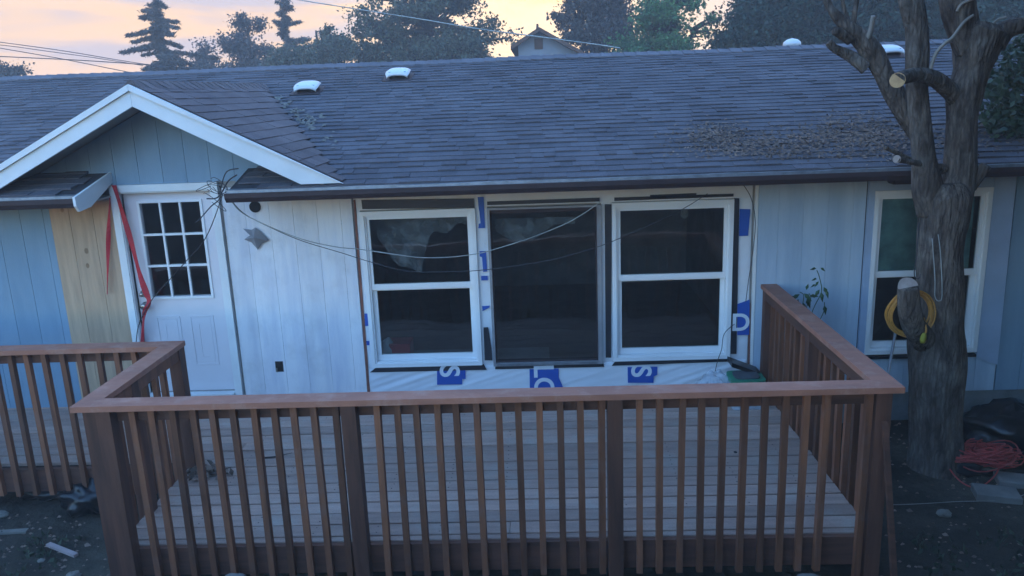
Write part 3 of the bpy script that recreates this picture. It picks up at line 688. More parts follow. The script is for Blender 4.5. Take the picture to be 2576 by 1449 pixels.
p = Vector((0, 0, 0)); p = at(1992, 116, RY + .9)
b = MB(); b.tube([(p.x, p.y, p.z - .5), (p.x, p.y, p.z - .02), (p.x, p.y, p.z), (p.x, p.y, p.z + .05), (p.x, p.y, p.z + .085), (p.x, p.y, p.z + .10)], [.05, .05, .12, .115, .07, .01], 16)
o = b.build('roof_vent', M['vent'], H, True); o['label'] = 'round white vent cap standing behind the ridge'

# ------------------------------------------------------------------ deck
D, XL, XR, ZC, D2, CW = 2.543, -2.2766, 2.6064, .988, 1.3791, .1385
DK = thing('deck', (0, -1.3, GZ), 'raised wooden deck with brown railing running along the house', 'deck')
XB0, XB1 = XL + .12, XR - .118        # board ends
gaps = [-D + .177 + .1462 * k for k in range(17)]
rows = [(-2.432, gaps[0])] + list(zip(gaps[:-1], gaps[1:])) + [(gaps[-1], -.002)]
for (a, c) in rows:
    long = a > -1.31
    x0 = -7.6 if long else XL + .076
    segs = [(x0, XR - .08)]
    if long: s = random.choice((-2.3, -1.9, -2.7)); segs = [(x0, s - .002), (s + .002, XR - .08)]
    elif random.random() < .3: s = random.choice((-.9, .3, 1.5)); segs = [(x0, s - .002), (s + .002, XR - .08)]
    for s0, s1 in segs:
        g = random.uniform(.0055, .009); dz = random.uniform(-.003, .003); e = random.uniform(-.006, .006)
        b = MB(); y0_, y1_ = a + g, c - g
        b.prism([(y0_, -.03), (y1_, -.03), (y1_, -.003 + dz), (y1_ - .004, dz), (y0_ + .004, dz), (y0_, -.003 + dz)], s0, s1 + (e if s1 > 2 else 0), 'x')
        b.build('deck_board', M['deck'], DK)
MB().box(XL + .08, XR - .08, -D + .081, -D + .119, -.195, -.006).build('rim_joist', M['rim'], DK)
MB().box(XR - .118, XR - .08, -D + .12, -.01, -.195, -.034).build('rim_joist', M['rim'], DK)
MB().box(XL + .08, XL + .118, -D + .12, -D2 + .08, -.195, -.034).build('rim_joist', M['rim'], DK)
MB().box(-7.6, XL + .079, -D2 + .081, -D2 + .119, -.195, -.006).build('rim_joist', M['rim'], DK)
b = MB(); x = -7.4
jm = MB().box(-.019, .019, -.60, .60, -.07, .07).mesh('joist', M['rim'])
x = XL + .5
while x < XR - .3: link('joist', jm, DK, (x, -1.22, -.102), None, (1, 1.98, 1)); x += .406
RL = thing('railing', (0, 0, 0), None, None); del RL['org']; 
bpy.data.objects.remove(RL)
# caps (mitred) are parts of the railing; the railing is a part of the deck
cb = MB(); t0, t1 = ZC - .036, ZC
def capquad(p):   # p: 4 plan points, counter clockwise
    q = MB(); bev = .004
    q.hexa([(x, y, t0) for x, y in p] + [(x, y, t1) for x, y in p]); return q
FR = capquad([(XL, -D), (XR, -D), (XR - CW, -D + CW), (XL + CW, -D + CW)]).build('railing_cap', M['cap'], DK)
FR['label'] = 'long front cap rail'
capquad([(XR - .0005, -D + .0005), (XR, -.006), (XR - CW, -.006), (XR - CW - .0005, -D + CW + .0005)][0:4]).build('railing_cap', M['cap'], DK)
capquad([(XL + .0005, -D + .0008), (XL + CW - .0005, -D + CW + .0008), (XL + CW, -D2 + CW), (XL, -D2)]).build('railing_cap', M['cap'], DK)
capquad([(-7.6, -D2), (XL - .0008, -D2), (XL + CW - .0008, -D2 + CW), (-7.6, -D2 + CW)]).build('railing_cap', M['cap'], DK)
rp = M['rail']; BT = ZC - .037; BB = -.212; BH = BT - BB
def railing(name_, label): 
    o = bpy.data.objects.new(name_, None); C.objects.link(o); o.parent = DK; o.matrix_parent_inverse = Matrix.Translation(DK['org']).inverted(); o['label'] = label; o.empty_display_size = .1; return o
bal = MB().prism([(-.019, -.019), (.019, -.019), (.019, .019), (-.019, .019)], 0, 1, 'z').mesh('baluster', M['rail'])
pst = MB().prism([(-.0445, -.0445), (.0445, -.0445), (.0445, .0445), (-.0445, .0445)], 0, 1, 'z').mesh('post', M['post'])
def put_bal(par, x, y, top=BT, bot=BB): link('baluster', bal, par, (x, y, bot + random.uniform(-.006, .004)), (random.uniform(-.004, .004), random.uniform(-.008, .008), random.uniform(-.12, .12)), (1, 1, top - bot - .003))
def put_post(par, x, y, top=BT, bot=BB - .01): link('post', pst, par, (x, y, bot), None, (1, 1, top - bot))
PL, PR_ = -.6135, .9542
fr = railing('front_railing', 'front run of the railing nearest the viewer')
MB().box(XL + .12, XR - .12, -D + .081, -D + .119, BT - .089, BT - .001).build('top_rail', M['rim'], fr)
YBAL = -D + .0605; YP = -D + .0465
put_post(fr, PL, YP); put_post(fr, PR_, YP)
cpl, cpr = XL + .085 + .045, XR - .085 - .045
put_post(fr, XL + .098, YP + .03, BT, GZ - .1); put_post(fr, XR - .098, YP + .03, BT, GZ - .1)
def un(px, py): return at(px, py, YBAL).x
# balusters by bay, as counted in the picture
for px in (255, 412, 565, 720, 870, 1027, 1180, 1335, 1490, 1650, 1805, 1960): put_bal(fr, at(858.7 + px / 3, 966 + 190 / 3, YBAL - .019).x, YBAL)
for px in (155, 308, 470, 632, 785, 935, 1085): put_bal(fr, at(1717.3 + px / 3, 966 + 165 / 3, YBAL - .019).x, YBAL)
for px in (2255, 2410, 2570): put_bal(fr, at(858.7 + px / 3, 966 + 165 / 3, YBAL - .019).x, YBAL)
for px in (1000, 1130, 1290, 1450, 1605, 1755, 1910, 2065, 2215, 2370, 2525): put_bal(fr, at(px / 3, 966 + 230 / 3, YBAL - .019).x, YBAL)
put_post(fr, XL + .190, YP + .002, BT, GZ - .1); put_bal(fr, XR - .18, YBAL, bot=-.34)
rr = railing('side_railing', 'right run of the railing reaching the wall')
MB().box(XR - .119, XR - .081, -D + .14, -.012, BT - .089, BT - .001).build('top_rail', M['rim'], rr)
y = -D + .25
while y < -.12:
    if abs(y + 1.22) > .07: put_bal(rr, XR - .0605, y)
    y += .1345
put_post(rr, XR - .0765, -1.22, bot=GZ - .1); put_post(rr, XR - .0765, -.06)
lr = railing('side_railing', 'short left run of the railing between the two decks')
MB().box(XL + .081, XL + .119, -D + .14, -D2 + .1, BT - .089, BT - .001).build('top_rail', M['rail'], lr)
y = -D + .25
while y < -D2 - .03: put_bal(lr, XL + .0605, y); y += .1345
put_post(lr, XL + .085, -D2 + .085, bot=GZ - .1); put_post(lr, XL + .0765, -2.0)
br = railing('back_railing', 'left run of the railing in front of the blue siding')
MB().box(-7.6, XL + .04, -D2 + .081, -D2 + .119, BT - .089, BT - .001).build('top_rail', M['rim'], br)
x = XL - .09
while x > -5.6:
    put_bal(br, x, -D2 + .0605); x -= .1345
for x in (-4.35, -6.2): put_post(br, x, -D2 + .0465, bot=GZ - .1)
# knots and screws
p = atz(1850, 1138, .001); MB().prism([(p.x + .014 * math.cos(i * .8), p.y + .02 * math.sin(i * .8)) for i in range(8)], .0025, .0035, 'z').build('knot_hole', M['dark'], DK)
sc = MB()
for (a, c) in rows[1:]:
    for jx in np.arange(XL + .5, XR - .3, .406):
        for f in (.27, .73):
            y = a + (c - a) * f; x = jx + random.uniform(-.006, .006)
            sc.box(x - .004, x + .004, y - .004, y + .004, .0016, .0024)
o = sc.build('screws', M['dark'], DK); o['kind'] = 'stuff'

# ------------------------------------------------------------------ big bare tree
def px_tube(b, pts, n=12, jit=.14):
    """pts: (px, py, radius in px, Y)"""
    P = []; Rr = []
    for (x, y, r, Y) in pts:
        p = at(x, y, Y); P.append(p); Rr.append(r * .95 * (Y - CAM.y) / FPX)
    k = 9; PP = catmull(P, k); RRr = []
    for i in range(len(PP)):
        t = i / k; j = min(int(t), len(Rr) - 1); f = t - j; RRr.append(Rr[j] * (1 - f) + Rr[min(j + 1, len(Rr) - 1)] * f)
    b.tube(PP, RRr, n, True, jit); return PP, RRr
TY = -.85
TB = atz(2352, 1172, GZ); TR = thing('bare_tree', (TB.x, TB.y, GZ), 'large pruned tree with rough grey trunk, forked bare limbs and sawn stubs at the right', 'tree')
b = MB(); px_tube(b, [(2350, 1230, 82, TY - .05), (2352, 1160, 74, TY), (2357, 1060, 67, TY), (2356, 940, 70, TY), (2354, 860, 72, TY), (2360, 760, 60, TY), (2362, 640, 55, TY), (2374, 550, 64, TY), (2376, 492, 66, TY), (2374, 458, 46, TY)], 44, .13)
b.build('trunk', M['bark'], TR, True)
def limb(pts, n=12, m_='bark', nm='limb', jit=.12):
    b = MB(); PP, RR = px_tube(b, pts, n, jit); return b.build(nm, M[m_], TR, True), PP, RR
limb([(2345, 530, 40, TY), (2332, 470, 38, TY - .02), (2324, 397, 29, TY - .04), (2316, 309, 28, TY - .05), (2307, 220, 26, TY - .05), (2307, 132, 28, TY - .05), (2304, 66, 26, TY - .05), (2290, -10, 30, TY - .05), (2270, -140, 26, TY), (2255, -300, 20, TY + .1), (2200, -480, 12, TY + .2)], 18)
limb([(2395, 520, 50, TY), (2412, 440, 40, TY), (2414, 397, 38, TY), (2420, 309, 36, TY), (2428, 242, 42, TY), (2445, 176, 39, TY), (2458, 110, 52, TY), (2466, 78, 56, TY), (2472, 60, 40, TY)], 20, jit=.2)
limb([(2440, 130, 34, TY), (2420, 60, 38, TY), (2408, 0, 40, TY), (2400, -120, 36, TY), (2430, -300, 26, TY), (2460, -500, 14, TY)], 16)
limb([(2500, 110, 30, TY), (2525, 80, 26, TY), (2560, 66, 20, TY - .05), (2640, 50, 18, TY - .1), (2800, -20, 12, TY - .2)], 12)
limb([(2312, 350, 18, TY + .05), (2282, 292, 27, TY + .08), (2256, 247, 27, TY + .1), (2228, 196, 24, TY + .1), (2196, 134, 27, TY + .1), (2155, 88, 21, TY + .1), (2122, 60, 15, TY + .1), (2088, 20, 9, TY + .12), (2066, -30, 7, TY + .12)], 14, jit=.22)
limb([(2180, 170, 20, TY + .12), (2140, 142, 14, TY + .14), (2100, 122, 10, TY + .15), (2084, 106, 9, TY + .15)], 10)
limb([(2140, 78, 9, TY + .1), (2146, 57, 7, TY + .08), (2152, 20, 6, TY + .08), (2162, -30, 5, TY + .08)], 8, nm='branch')
limb([(2136, 60, 7, TY + .12), (2126, 28, 5, TY + .12), (2117, -10, 4, TY + .12)], 8, nm='branch')
limb([(2180, 100, 8, TY + .05), (2190, 76, 6, TY + .03), (2197, 40, 6, TY)], 8, 'barkpale', 'branch')
limb([(2140, 100, 14, TY + .1), (2118, 86, 12, TY + .08), (2100, 78, 10, TY + .05)], 10, nm='branch')
limb([(2340, 178, 4.5, TY - .1), (2353, 137, 4.5, TY - .12), (2376, 110, 4.5, TY - .13), (2397, 93, 4.5, TY - .13), (2424, 57, 4, TY - .12), (2448, 38, 3.6, TY - .1)], 8, 'barkpale', 'branch')
limb([(2484, 78, 3, TY - .1), (2505, 52, 3, TY - .12), (2530, 44, 4, TY - .12)], 6, 'barkpale', 'branch')
limb([(2408, 28, 4, TY - .1), (2420, 10, 4, TY - .12), (2450, -4, 4, TY - .12)], 6, 'barkpale', 'branch')
def cutface(p, d, r, m_, par):
    d = Vector(d).normalized(); b = MB(); b.tube([p, Vector(p) + d * .006], [r, r * .97], 16, True, .05); return b.build('sawn_face', M[m_], par, False)
o, PP, RR = limb([(2412, 262, 22, TY), (2392, 232, 21, TY - .05), (2353, 199, 20, TY - .12), (2309, 188, 18, TY - .2), (2272, 194, 17, TY - .34), (2258, 202, 17, TY - .46)], 14, nm='sawn_limb')
cutface(PP[-1], Vector((-.45, -1, .1)), RR[-1] * 1.12, 'cut', o)
o, PP, RR = limb([(2376, 424, 13, TY), (2330, 414, 9, TY - .07), (2285, 406, 7, TY - .14), (2256, 400, 9, TY - .24)], 10, nm='sawn_limb')
cutface(PP[-1], Vector((-.6, -1, 0)), RR[-1] * 1.15, 'cut_old', o)
limb([(2300, 405, 7, TY), (2260, 386, 6, TY - .05), (2226, 371, 6, TY - .08)], 8, nm='branch')
o, PP, RR = limb([(2440, 470, 17, TY), (2462, 440, 15, TY - .05), (2482, 416, 13, TY - .08)], 10, nm='sawn_limb')
SY = TY - .10
o, PP, RR = limb([(2345, 880, 30, TY + .02), (2318, 850, 34, TY - .10), (2296, 812, 30, TY - .22), (2287, 770, 28, TY - .28), (2284, 722, 26, TY - .30)], 16, nm='sawn_limb')
cutface(PP[-1] + (PP[-1] - PP[-3]).normalized() * .002, PP[-1] - PP[-3] + Vector((0, -.045, 0)), RR[-1] * 1.02, 'cut_old', o)
# yellow cord hung over the stub
YC = thing('cord_coil', at(2288, 790, SY - .05), 'coiled yellow extension cord hanging round the sawn stub of the tree', 'extension cord')
cc = at(2287, 786, SY - .03); ppm = FPX / (SY - .03 - CAM.y); b = MB()
for k in range(9):
    ra = (50 + random.uniform(-5, 9)) / ppm; rb = (57 + random.uniform(-6, 8)) / ppm; ox = random.uniform(-6, 7) / ppm; oz = random.uniform(-5, 3) / ppm; ph = random.uniform(0, .5); ty = random.uniform(-.25, .25)
    pts = [Vector((cc.x + ox + ra * math.cos(a), cc.y + .015 * math.sin(a * 2 + ph) - .004 * k + ty * .05 * math.cos(a), cc.z + oz + rb * math.sin(a))) for a in np.linspace(0, 2 * math.pi, 37)]
    b.tube(pts, .0065, 6, False)
b.build('cord', M['yellow'], YC, True)
pe = [at(2324, 800, SY - .10), at(2330, 830, SY - .20), at(2324, 845, SY - .23)]
MB().tube(catmull(pe), .0065, 6).build('cord_end', M['yellow'], YC, True)
p = pe[-1]; MB().tube([p + Vector((.004, 0, .02)), p, p + Vector((-.004, 0, -.03)), p + Vector((-.006, 0, -.055))], [.012, .02, .022, .016], 10).build('plug', M['plug'], YC, True)
# pale hanging wire loop on the trunk
wp = catmull([at(2312, 560, TY - .25), at(2306, 640, TY - .25), at(2300, 690, TY - .26), at(2310, 702, TY - .27), at(2316, 690, TY - .27)])
tag(MB().tube(wp, .004, 5).build('hanging_wire', M['wire'], None, True), 'thin dark wire hanging down the left edge of the tree trunk', 'wire')
wp = catmull([at(2345, 600, TY - .3), at(2352, 700, TY - .3), at(2352, 745, TY - .3), at(2362, 757, TY - .31), at(2370, 740, TY - .3), at(2366, 640, TY - .3), at(2360, 590, TY - .29)])
tag(MB().tube(wp, .0035, 5).build('wire_loop', M['wirepale'], None, True), 'long pale wire loop hanging against the middle of the trunk', 'wire')

# ------------------------------------------------------------------ vegetation behind
def crown_pts(c, rad, nclump, per, cl=.35, power=.6, seed=0, hollow=.35, shape=None):
    r = np.random.default_rng(seed); out = []
    d = r.normal(size=(nclump, 3)); d /= np.linalg.norm(d, axis=1, keepdims=True)
    rr = hollow + (1 - hollow) * r.random(nclump) ** power
    K = np.array(c) + d * rr[:, None] * np.array(rad)
    for k in K:
        n = int(per * r.uniform(.5, 1.5)); s = cl * r.uniform(.55, 1.3)
        q = r.normal(size=(n, 3)) * s * np.array([1, 1, .6]); out.append(k + q)
    return np.concatenate(out), K
def tree(name, label, base, crowns, leafm, leafsize, trunk_r=.2, seed=1, group=None, cat='tree', aspect=1.7, bark='twigbark', fine_=True):
    """crowns: list of (centre, radii, clumps, leaves per clump, clump size)"""
    t = thing(name, base, label, cat, group); allp = []; br = MB(); rnd = random.Random(seed)
    top = max(c[0][2] + c[1][2] * .6 for c in crowns); cx = sum(c[0][0] for c in crowns) / len(crowns); cy = sum(c[0][1] for c in crowns) / len(crowns)
    tk = [Vector(base) - Vector((0, 0, .2)), Vector((base[0] * .9 + cx * .1, base[1], base[2] + (top - base[2]) * .3)), Vector((cx, cy, base[2] + (top - base[2]) * .65)), Vector((cx, cy, top))]
    MB().tube(catmull(tk, 4), [trunk_r * (1 - i / 13 * .85) for i in range(13)], 8).build('trunk', M[bark], t, True)
    for i, (c, rad, nc, per, cl) in enumerate(crowns):
        P, K = crown_pts(c, rad, nc, per, cl, seed=seed * 17 + i); allp.append(P)
        for k in K[::max(1, len(K) // 22)]:
            s = Vector((cx + (c[0] - cx) * .5, cy, min(c[2] - rad[2] * .3, k[2]))); e = Vector(k); mdl = (s + e) / 2 + Vector((rnd.uniform(-.2, .2), 0, rnd.uniform(-.1, .3)))
            br.tube([s, mdl, e], [trunk_r * .35, trunk_r * .2, trunk_r * .06], 5)
    tag(br.build('branches', M[bark], t, True), kind='stuff')
    P = np.concatenate(allp)
    if fine_: r9 = np.random.default_rng(seed + 5); P = np.repeat(P, 2, 0) + r9.normal(size=(len(P) * 2, 3)) * .06; leafsize *= .68
    V, F = leaves(P, leafsize, rng=np.random.default_rng(seed), aspect=aspect)
    link('crown', np_mesh('crown', V, F, M[leafm]), t); return t
def blob(px, py, Y, rx, rz, ry=None):   # centre and radii (px) -> world
    p = at(px, py, Y); s = (Y - CAM.y) / FPX; return (tuple(p), (rx * s, (ry or rx) * s, rz * s))
def conifer(name, label, px, pyt, Y, halfw, seed, dens=1.0, pyb=None, group=None, droop=.35):
    r = np.random.default_rng(seed); top = at(px, pyt, Y); base = (top.x, Y, GZ); hgt = top.z - GZ; s = (Y - CAM.y) / FPX; hw = halfw * s
    t = thing(name, base, label, 'tree', group)
    MB().tube([(top.x, Y, GZ - .2), (top.x + .1, Y, GZ + hgt * .5), (top.x, Y, top.z)], [hgt * .022, hgt * .014, .01], 7).build('trunk', M['twigbark'], t, True)
    P = []; Dd = []; br = MB(); z = GZ + hgt * .12
    n = int(120 * dens)
    for i in range(n):
        f = .42 + .58 * (i + r.random() * .6) / n; zz = GZ + hgt * (.12 + .87 * f)
        a = r.random() * 2 * math.pi; ln = hw * (1 - f) ** .9 * r.choice([.3, .5, .9, 1.25]) * r.uniform(.85, 1.1) + .05 * hw * r.random()
        if r.random() < .12: ln *= 1.25
        m_ = max(3, int(ln * 26)); dv = np.array([math.cos(a), math.sin(a), 0])
        tt = np.linspace(.05, 1, m_); pz = zz + ln * (.12 * tt - droop * tt ** 2 + .12 * tt ** 4)
        sp = np.array([top.x, Y, 0]) + dv[None] * (ln * tt)[:, None]; sp[:, 2] = pz
        br.tube([tuple(sp[0]), tuple(sp[len(sp) // 2]), tuple(sp[-1])], [.035, .022, .006], 4, False)
        k = 14; q = np.repeat(sp, k, 0) + r.normal(size=(m_ * k, 3)) * np.array([.05, .05, .03]) * (.5 + 1.1 * np.repeat(1 - .5 * tt, k))[:, None]
        P.append(q); dd = np.repeat(dv[None], len(q), 0) + r.normal(size=(len(q), 3)) * .7; dd[:, 2] -= .35; Dd.append(dd)
    tag(br.build('branches', M['twigbark'], t), kind='stuff')
    P = np.concatenate(P); Dd = np.concatenate(Dd); V, F = leaves(P, .042, dirs=Dd, aspect=4.5, rng=r); link('crown', np_mesh('crown', V, F, M['needle']), t); return t
conifer('fir_tree', 'tall ragged fir standing alone against the sky at the left', 392, -12, 27, 225, 3, .62, droop=.34)
conifer('fir_tree', 'thin sparse fir with open branches left of the broad leafy tree', 706, -30, 31, 165, 5, .42, droop=.12)
def tb(name, label, px, Y, blobs, leafm, ls, seed, tr=.18, group=None, cat='tree', aspect=1.7):
    p = at(px, 150, Y); return tree(name, label, (p.x, Y, GZ), [(*blob(a, b_, Y, c, d), nc, per, cl) for (a, b_, c, d, nc, per, cl) in blobs], leafm, ls, tr, seed, group, cat, aspect)
tb('broadleaf_tree', 'slim open tree with two tops between the two firs', 604, 29, [(604, 60, 20, 34, 9, 60, .2), (600, 120, 50, 45, 20, 60, .22), (640, 150, 60, 40, 24, 60, .22), (655, 60, 10, 18, 4, 40, .15)], 'leaf_b', .11, 11)
tb('broadleaf_tree', 'small hazy round tree just right of the lone fir', 514, 33, [(514, 140, 28, 32, 13, 60, .22), (520, 178, 55, 20, 18, 60, .22)], 'leaf_b', .11, 12)
tb('bush', 'low leafy bush peeping over the roof at the far left', 22, 24, [(15, 186, 34, 16, 16, 60, .2), (50, 176, 10, 10, 4, 30, .15)], 'leaf_b', .09, 13, .08, cat='bush')
tb('broadleaf_tree', 'low rounded green tree under the sparse fir', 780, 26, [(790, 148, 60, 30, 36, 70, .22), (860, 130, 40, 40, 24, 70, .22), (720, 155, 45, 24, 20, 60, .2), (830, 95, 30, 30, 5, 50, .16)], 'leaf_a', .11, 14)
tb('broadleaf_tree', 'broad leafy tree in the middle with many gaps of sky', 1080, 24, [(945, 95, 74, 75, 25, 70, .18), (1080, 40, 140, 95, 50, 72, .19), (1010, 20, 90, 60, 16, 70, .18), (1195, 105, 95, 72, 27, 70, .18), (1060, 140, 165, 34, 52, 85, .20), (1150, -40, 110, 60, 30, 90, .26)], 'leaf_a', .115, 15, .3)
tb('broadleaf_tree', 'dense dark tree just right of the far gable', 1500, 22, [(1515, 60, 72, 90, 78, 75, .21), (1520, -40, 90, 70, 44, 75, .22), (1440, 50, 40, 62, 15, 60, .16)], 'leaf_b', .105, 16, .3)
tb('broadleaf_tree', 'bright green tree behind the middle of the ridge', 1660, 20, [(1655, 60, 66, 66, 38, 70, .19), (1650, 118, 88, 26, 40, 70, .19), (1700, 0, 66, 44, 18, 60, .19), (1780, 60, 30, 50, 5, 40, .14)], 'leaf_c', .105, 17, .25)
tb('broadleaf_tree', 'deep green spreading tree filling the sky behind the bare tree', 2050, 16, [(1980, 60, 120, 85, 300, 85, .28), (2150, 40, 150, 100, 360, 85, .3), (2080, -60, 170, 60, 160, 80, .3), (1880, 110, 60, 30, 60, 70, .2)], 'leaf_d', .10, 18, .3)
tb('broadleaf_tree', 'dark leafy tree behind the far right end of the roof', 2480, 15, [(2420, 50, 130, 100, 300, 85, .28), (2600, 40, 160, 120, 330, 85, .3), (2560, 150, 120, 60, 160, 80, .25)], 'leaf_d', .095, 19, .3)
# overhanging boughs at the upper right; unseen crowns added to darken the right wall
t = tree('maple_tree', 'leafy boughs hanging over the roof at the upper right corner, with unseen crowns added for shade', (7.6, -1.2, GZ), [((6.9, -1.6, 4.7), (1.7, 1.8, .9), 200, 75, .24), ((5.0, -1.9, 5.2), (1.7, 1.6, .6), 160, 70, .24), ((8.6, -3.6, 4.2), (1.8, 2.2, 1.8), 200, 75, .26), ((8.9, -1.0, 3.0), (1.3, 1.8, 2.2), 160, 70, .25), ((7.8, -5.0, 2.8), (2.0, 2.4, 2.9), 300, 60, .32), ((5.4, -4.4, 4.7), (2.3, 1.8, .8), 260, 60, .3), ((5.9, -7.6, 3.6), (2.0, 2.4, 3.2), 380, 60, .34), ((3.6, -6.4, 5.2), (1.7, 2.3, .8), 240, 60, .3), ((5.2, -2.6, 4.4), (1.8, 1.6, .5), 160, 60, .28)], 'leaf_d', .085, .16, 23, bark='bark', fine_=False)

_ = tree('added_shade_tree', 'unseen leafy tree added behind the viewer to shade the right side', (6.5, -11, 1.2), [((5.0, -10.8, 4.8), (3.8, 2.4, 4.0), 620, 55, .45)], 'leaf_d', .18, .22, 29, bark='bark', fine_=False)  # out of view, added to block sky light from the right wall
bp = MB(); bl = []
for a, c, e in (((2700, 150, .3), (2600, 190, .3), (2500, 205, .3)), ((2700, 230, .2), (2590, 250, .2), (2495, 290, .2)), ((2680, 300, .1), (2600, 300, .1), (2510, 330, .1)), ((2700, 120, .5), (2620, 135, .5), (2545, 130, .5))):
    P = catmull([at(*a), at(*c), at(*e)], 8); bp.tube(P, [.012 - .0006 * i for i in range(len(P))], 5)
    for q in P[4:]:
        bl.append(np.array(q) + np.random.default_rng(len(bl)).normal(size=(60, 3)) * np.array([.13, .12, .085]))
tag(bp.build('bough', M['twigbark'], t), kind='stuff'); V, F = leaves(np.concatenate(bl), .034, rng=np.random.default_rng(4), aspect=1.9); link('bough_leaves', np_mesh('bough_leaves', V, F, M['leaf_e']), t)
# ------------------------------------------------------------------ far gabled house
fY = 19; ap = at(1356, 72, fY); el = at(1304, 106, fY); er = at(1446, 132, fY)
FH = thing('far_house', (ap.x, fY, GZ), 'pale gabled house showing only its peak beyond the ridge', 'house')
sl = .58; hl, hw = .66, 1.9
b = MB(); b.prism([(ap.x - hl, GZ), (ap.x + hw, GZ), (ap.x + hw, ap.z - .1 - sl * hw), (ap.x, ap.z - .1), (ap.x - hl, ap.z - .1 - sl * hl)], fY, fY + 7); b.build('wall', M['farwall'], FH)
for s in (1, -1):
    q = MB(); e = (hw if s > 0 else hl) + .22
    P = [(ap.x, -.10 + ap.z), (ap.x + s * e, ap.z - .10 - sl * e), (ap.x + s * e, ap.z + .02 - sl * e), (ap.x, ap.z + .02)]
    if s < 0: P = P[::-1]
    q.prism(P, fY - .4, fY + 7.3); q.build('roof', M['farroof'], FH)
p = at(1355, 110, fY - .01); MB().box(p.x - .13, p.x + .13, fY - .03, fY - .002, p.z - .16, p.z + .16).build('attic_vent', M['farroof'], FH)
p = at(1352, 66, fY); MB().tube([(p.x, fY, ap.z - .05), (p.x, fY, ap.z + .14)], [.05, .03], 6).build('ridge_finial', M['farroof'], FH)

# ------------------------------------------------------------------ cables
def cable(label, pts, r, Y, m_='wire', name='power_line'):
    P = catmull([at(a, c, Y if not isinstance(Y, (list, tuple)) else Y[i]) for i, (a, c) in enumerate(pts)], 6)
    return tag(MB().tube(P, r, 5, False).build(name, M[m_], None, True), label, 'cable')
cable('dark power line, lowest at the left frame edge, nearly level across the sky', [(-200, 132), (0, 142), (190, 151), (357, 162), (520, 175)], .016, 22)
cable('topmost of the power lines leaving the left edge of the sky', [(-200, 80), (0, 106), (160, 128), (310, 153), (420, 170)], .014, 23)
cable('second of the power lines from the top at the left edge of the sky', [(-200, 95), (0, 113), (120, 129), (250, 147), (360, 165)], .013, 23.5)
cable('steepest power line, crossing the dark one in the left sky', [(-200, 86), (0, 121), (150, 147), (306, 178), (400, 196)], .015, 24)
cable('service cable sloping across the big leafy trees down to the roof', [(690, -14), (755, 0), (886, 21), (1052, 47), (1200, 72), (1368, 94), (1502, 112), (1560, 121)], .011, [12, 11.5, 11, 10, 9.3, 8.6, 8, 7.8], 'wirepale')
b = cable('upper loose cable drooping from the eave corner past the left window', [(566, 478), (600, 528), (660, 562), (760, 602), (850, 622), (905, 627), (1000, 641), (1060, 648), (1130, 647), (1190, 640), (1235, 630), (1330, 600), (1416, 566), (1470, 536), (1509, 508)], .0042, -.34, 'wirepale', 'wall_cable')
b = cable('lower loose cable drooping below the other one across the windows', [(566, 482), (610, 534), (680, 572), (760, 606), (859, 636), (929, 658), (1019, 681), (1100, 684), (1216, 679), (1380, 655), (1500, 622), (1560, 599), (1640, 563), (1717, 526), (1780, 487)], .0034, -.32, 'wire', 'wall_cable')
cable('thin cable running from the eave corner diagonally down to the door knob', [(560, 490), (535, 560), (510, 610), (470, 655), (430, 700), (385, 750), (352, 810), (343, 856), (340, 920)], .0042, [-.4, -.3, -.2, -.12, -.08, -.06, -.06, -.06, -.06], 'wire', 'wall_cable')
cable('cable hanging down the house wrap right of the windows', [(1868, 462), (1890, 500), (1900, 560), (1893, 640), (1882, 712), (1876, 760)], .0032, -.1, 'wire', 'wall_cable')
cable('short cable curling over the right window sill down to the deck', [(1848, 815), (1822, 840), (1815, 880), (1806, 905), (1799, 935)], .0035, -.08, 'wire', 'wall_cable')
b = MB(); r_ = random.Random(5)
for k in range(6):
    cx_, cy_ = 540 + r_.uniform(-22, 14), 498 + r_.uniform(-30, 24); ra, rb_ = r_.uniform(14, 32), r_.uniform(10, 24); ph = r_.uniform(0, 6)
    b.tube(catmull([at(cx_ + ra * math.cos(a + ph), cy_ + rb_ * math.sin(a), -.44 - .010 * k) for a in np.linspace(0, 5.2, 9)], 4), .0028, 5, False)
b.tube(catmull([at(x, y, -.46) for x, y in ((600, 424), (570, 432), (556, 470), (552, 500), (530, 520), (505, 548), (492, 560))], 4), .005, 5, False)
b.tube(catmull([at(x, y, -.45) for x, y in ((596, 440), (574, 455), (560, 480), (545, 498), (520, 500))], 4), .006, 5, False)
tag(b.build('cable_bundle', M['wire'], None, True), 'tangled bundle of looped cables at the eave corner beside the door', 'cable bundle')

# ------------------------------------------------------------------ straps, ornament
def ribbon(name, label, pts, wpx, Y, par=None):
    b = MB(); L_ = catmull([at(a, c, Y) for a, c in pts], 6); n = len(L_)
    for i, p in enumerate(L_):
        f = i / (n - 1) * (len(wpx) - 1); j = min(int(f), len(wpx) - 2); w = (wpx[j] * (1 - (f - j)) + wpx[j + 1] * (f - j)) * (Y - CAM.y) / FPX / 2
        tw = .01 * math.sin(i * .5); b.v += [(p.x - w, p.y + tw, p.z), (p.x + w, p.y - tw, p.z), (p.x + w, p.y - tw - .004, p.z), (p.x - w, p.y + tw - .004, p.z)]
    for i in range(n - 1):
        for k in range(4): a = 4 * i + k; c = 4 * i + (k + 1) % 4; b.f.append((a, c, c + 4, a + 4))
    return tag(b.build(name, M['red'], None), label, 'strap')
ribbon('red_strap', 'long red strap stretched from the door head to the door knob and hanging on', [(287, 466), (310, 540), (332, 615), (352, 690), (369, 740), (375, 760), (364, 785), (360, 820), (358, 870)], [12, 12, 12, 15, 13, 8, 8], -.045)
ribbon('red_strap', 'short red strap hanging on the bare plywood left of the door', [(277, 498), (274, 560), (272, 640), (270, 740)], [3, 8, 9, 9, 7, 3], -.045)
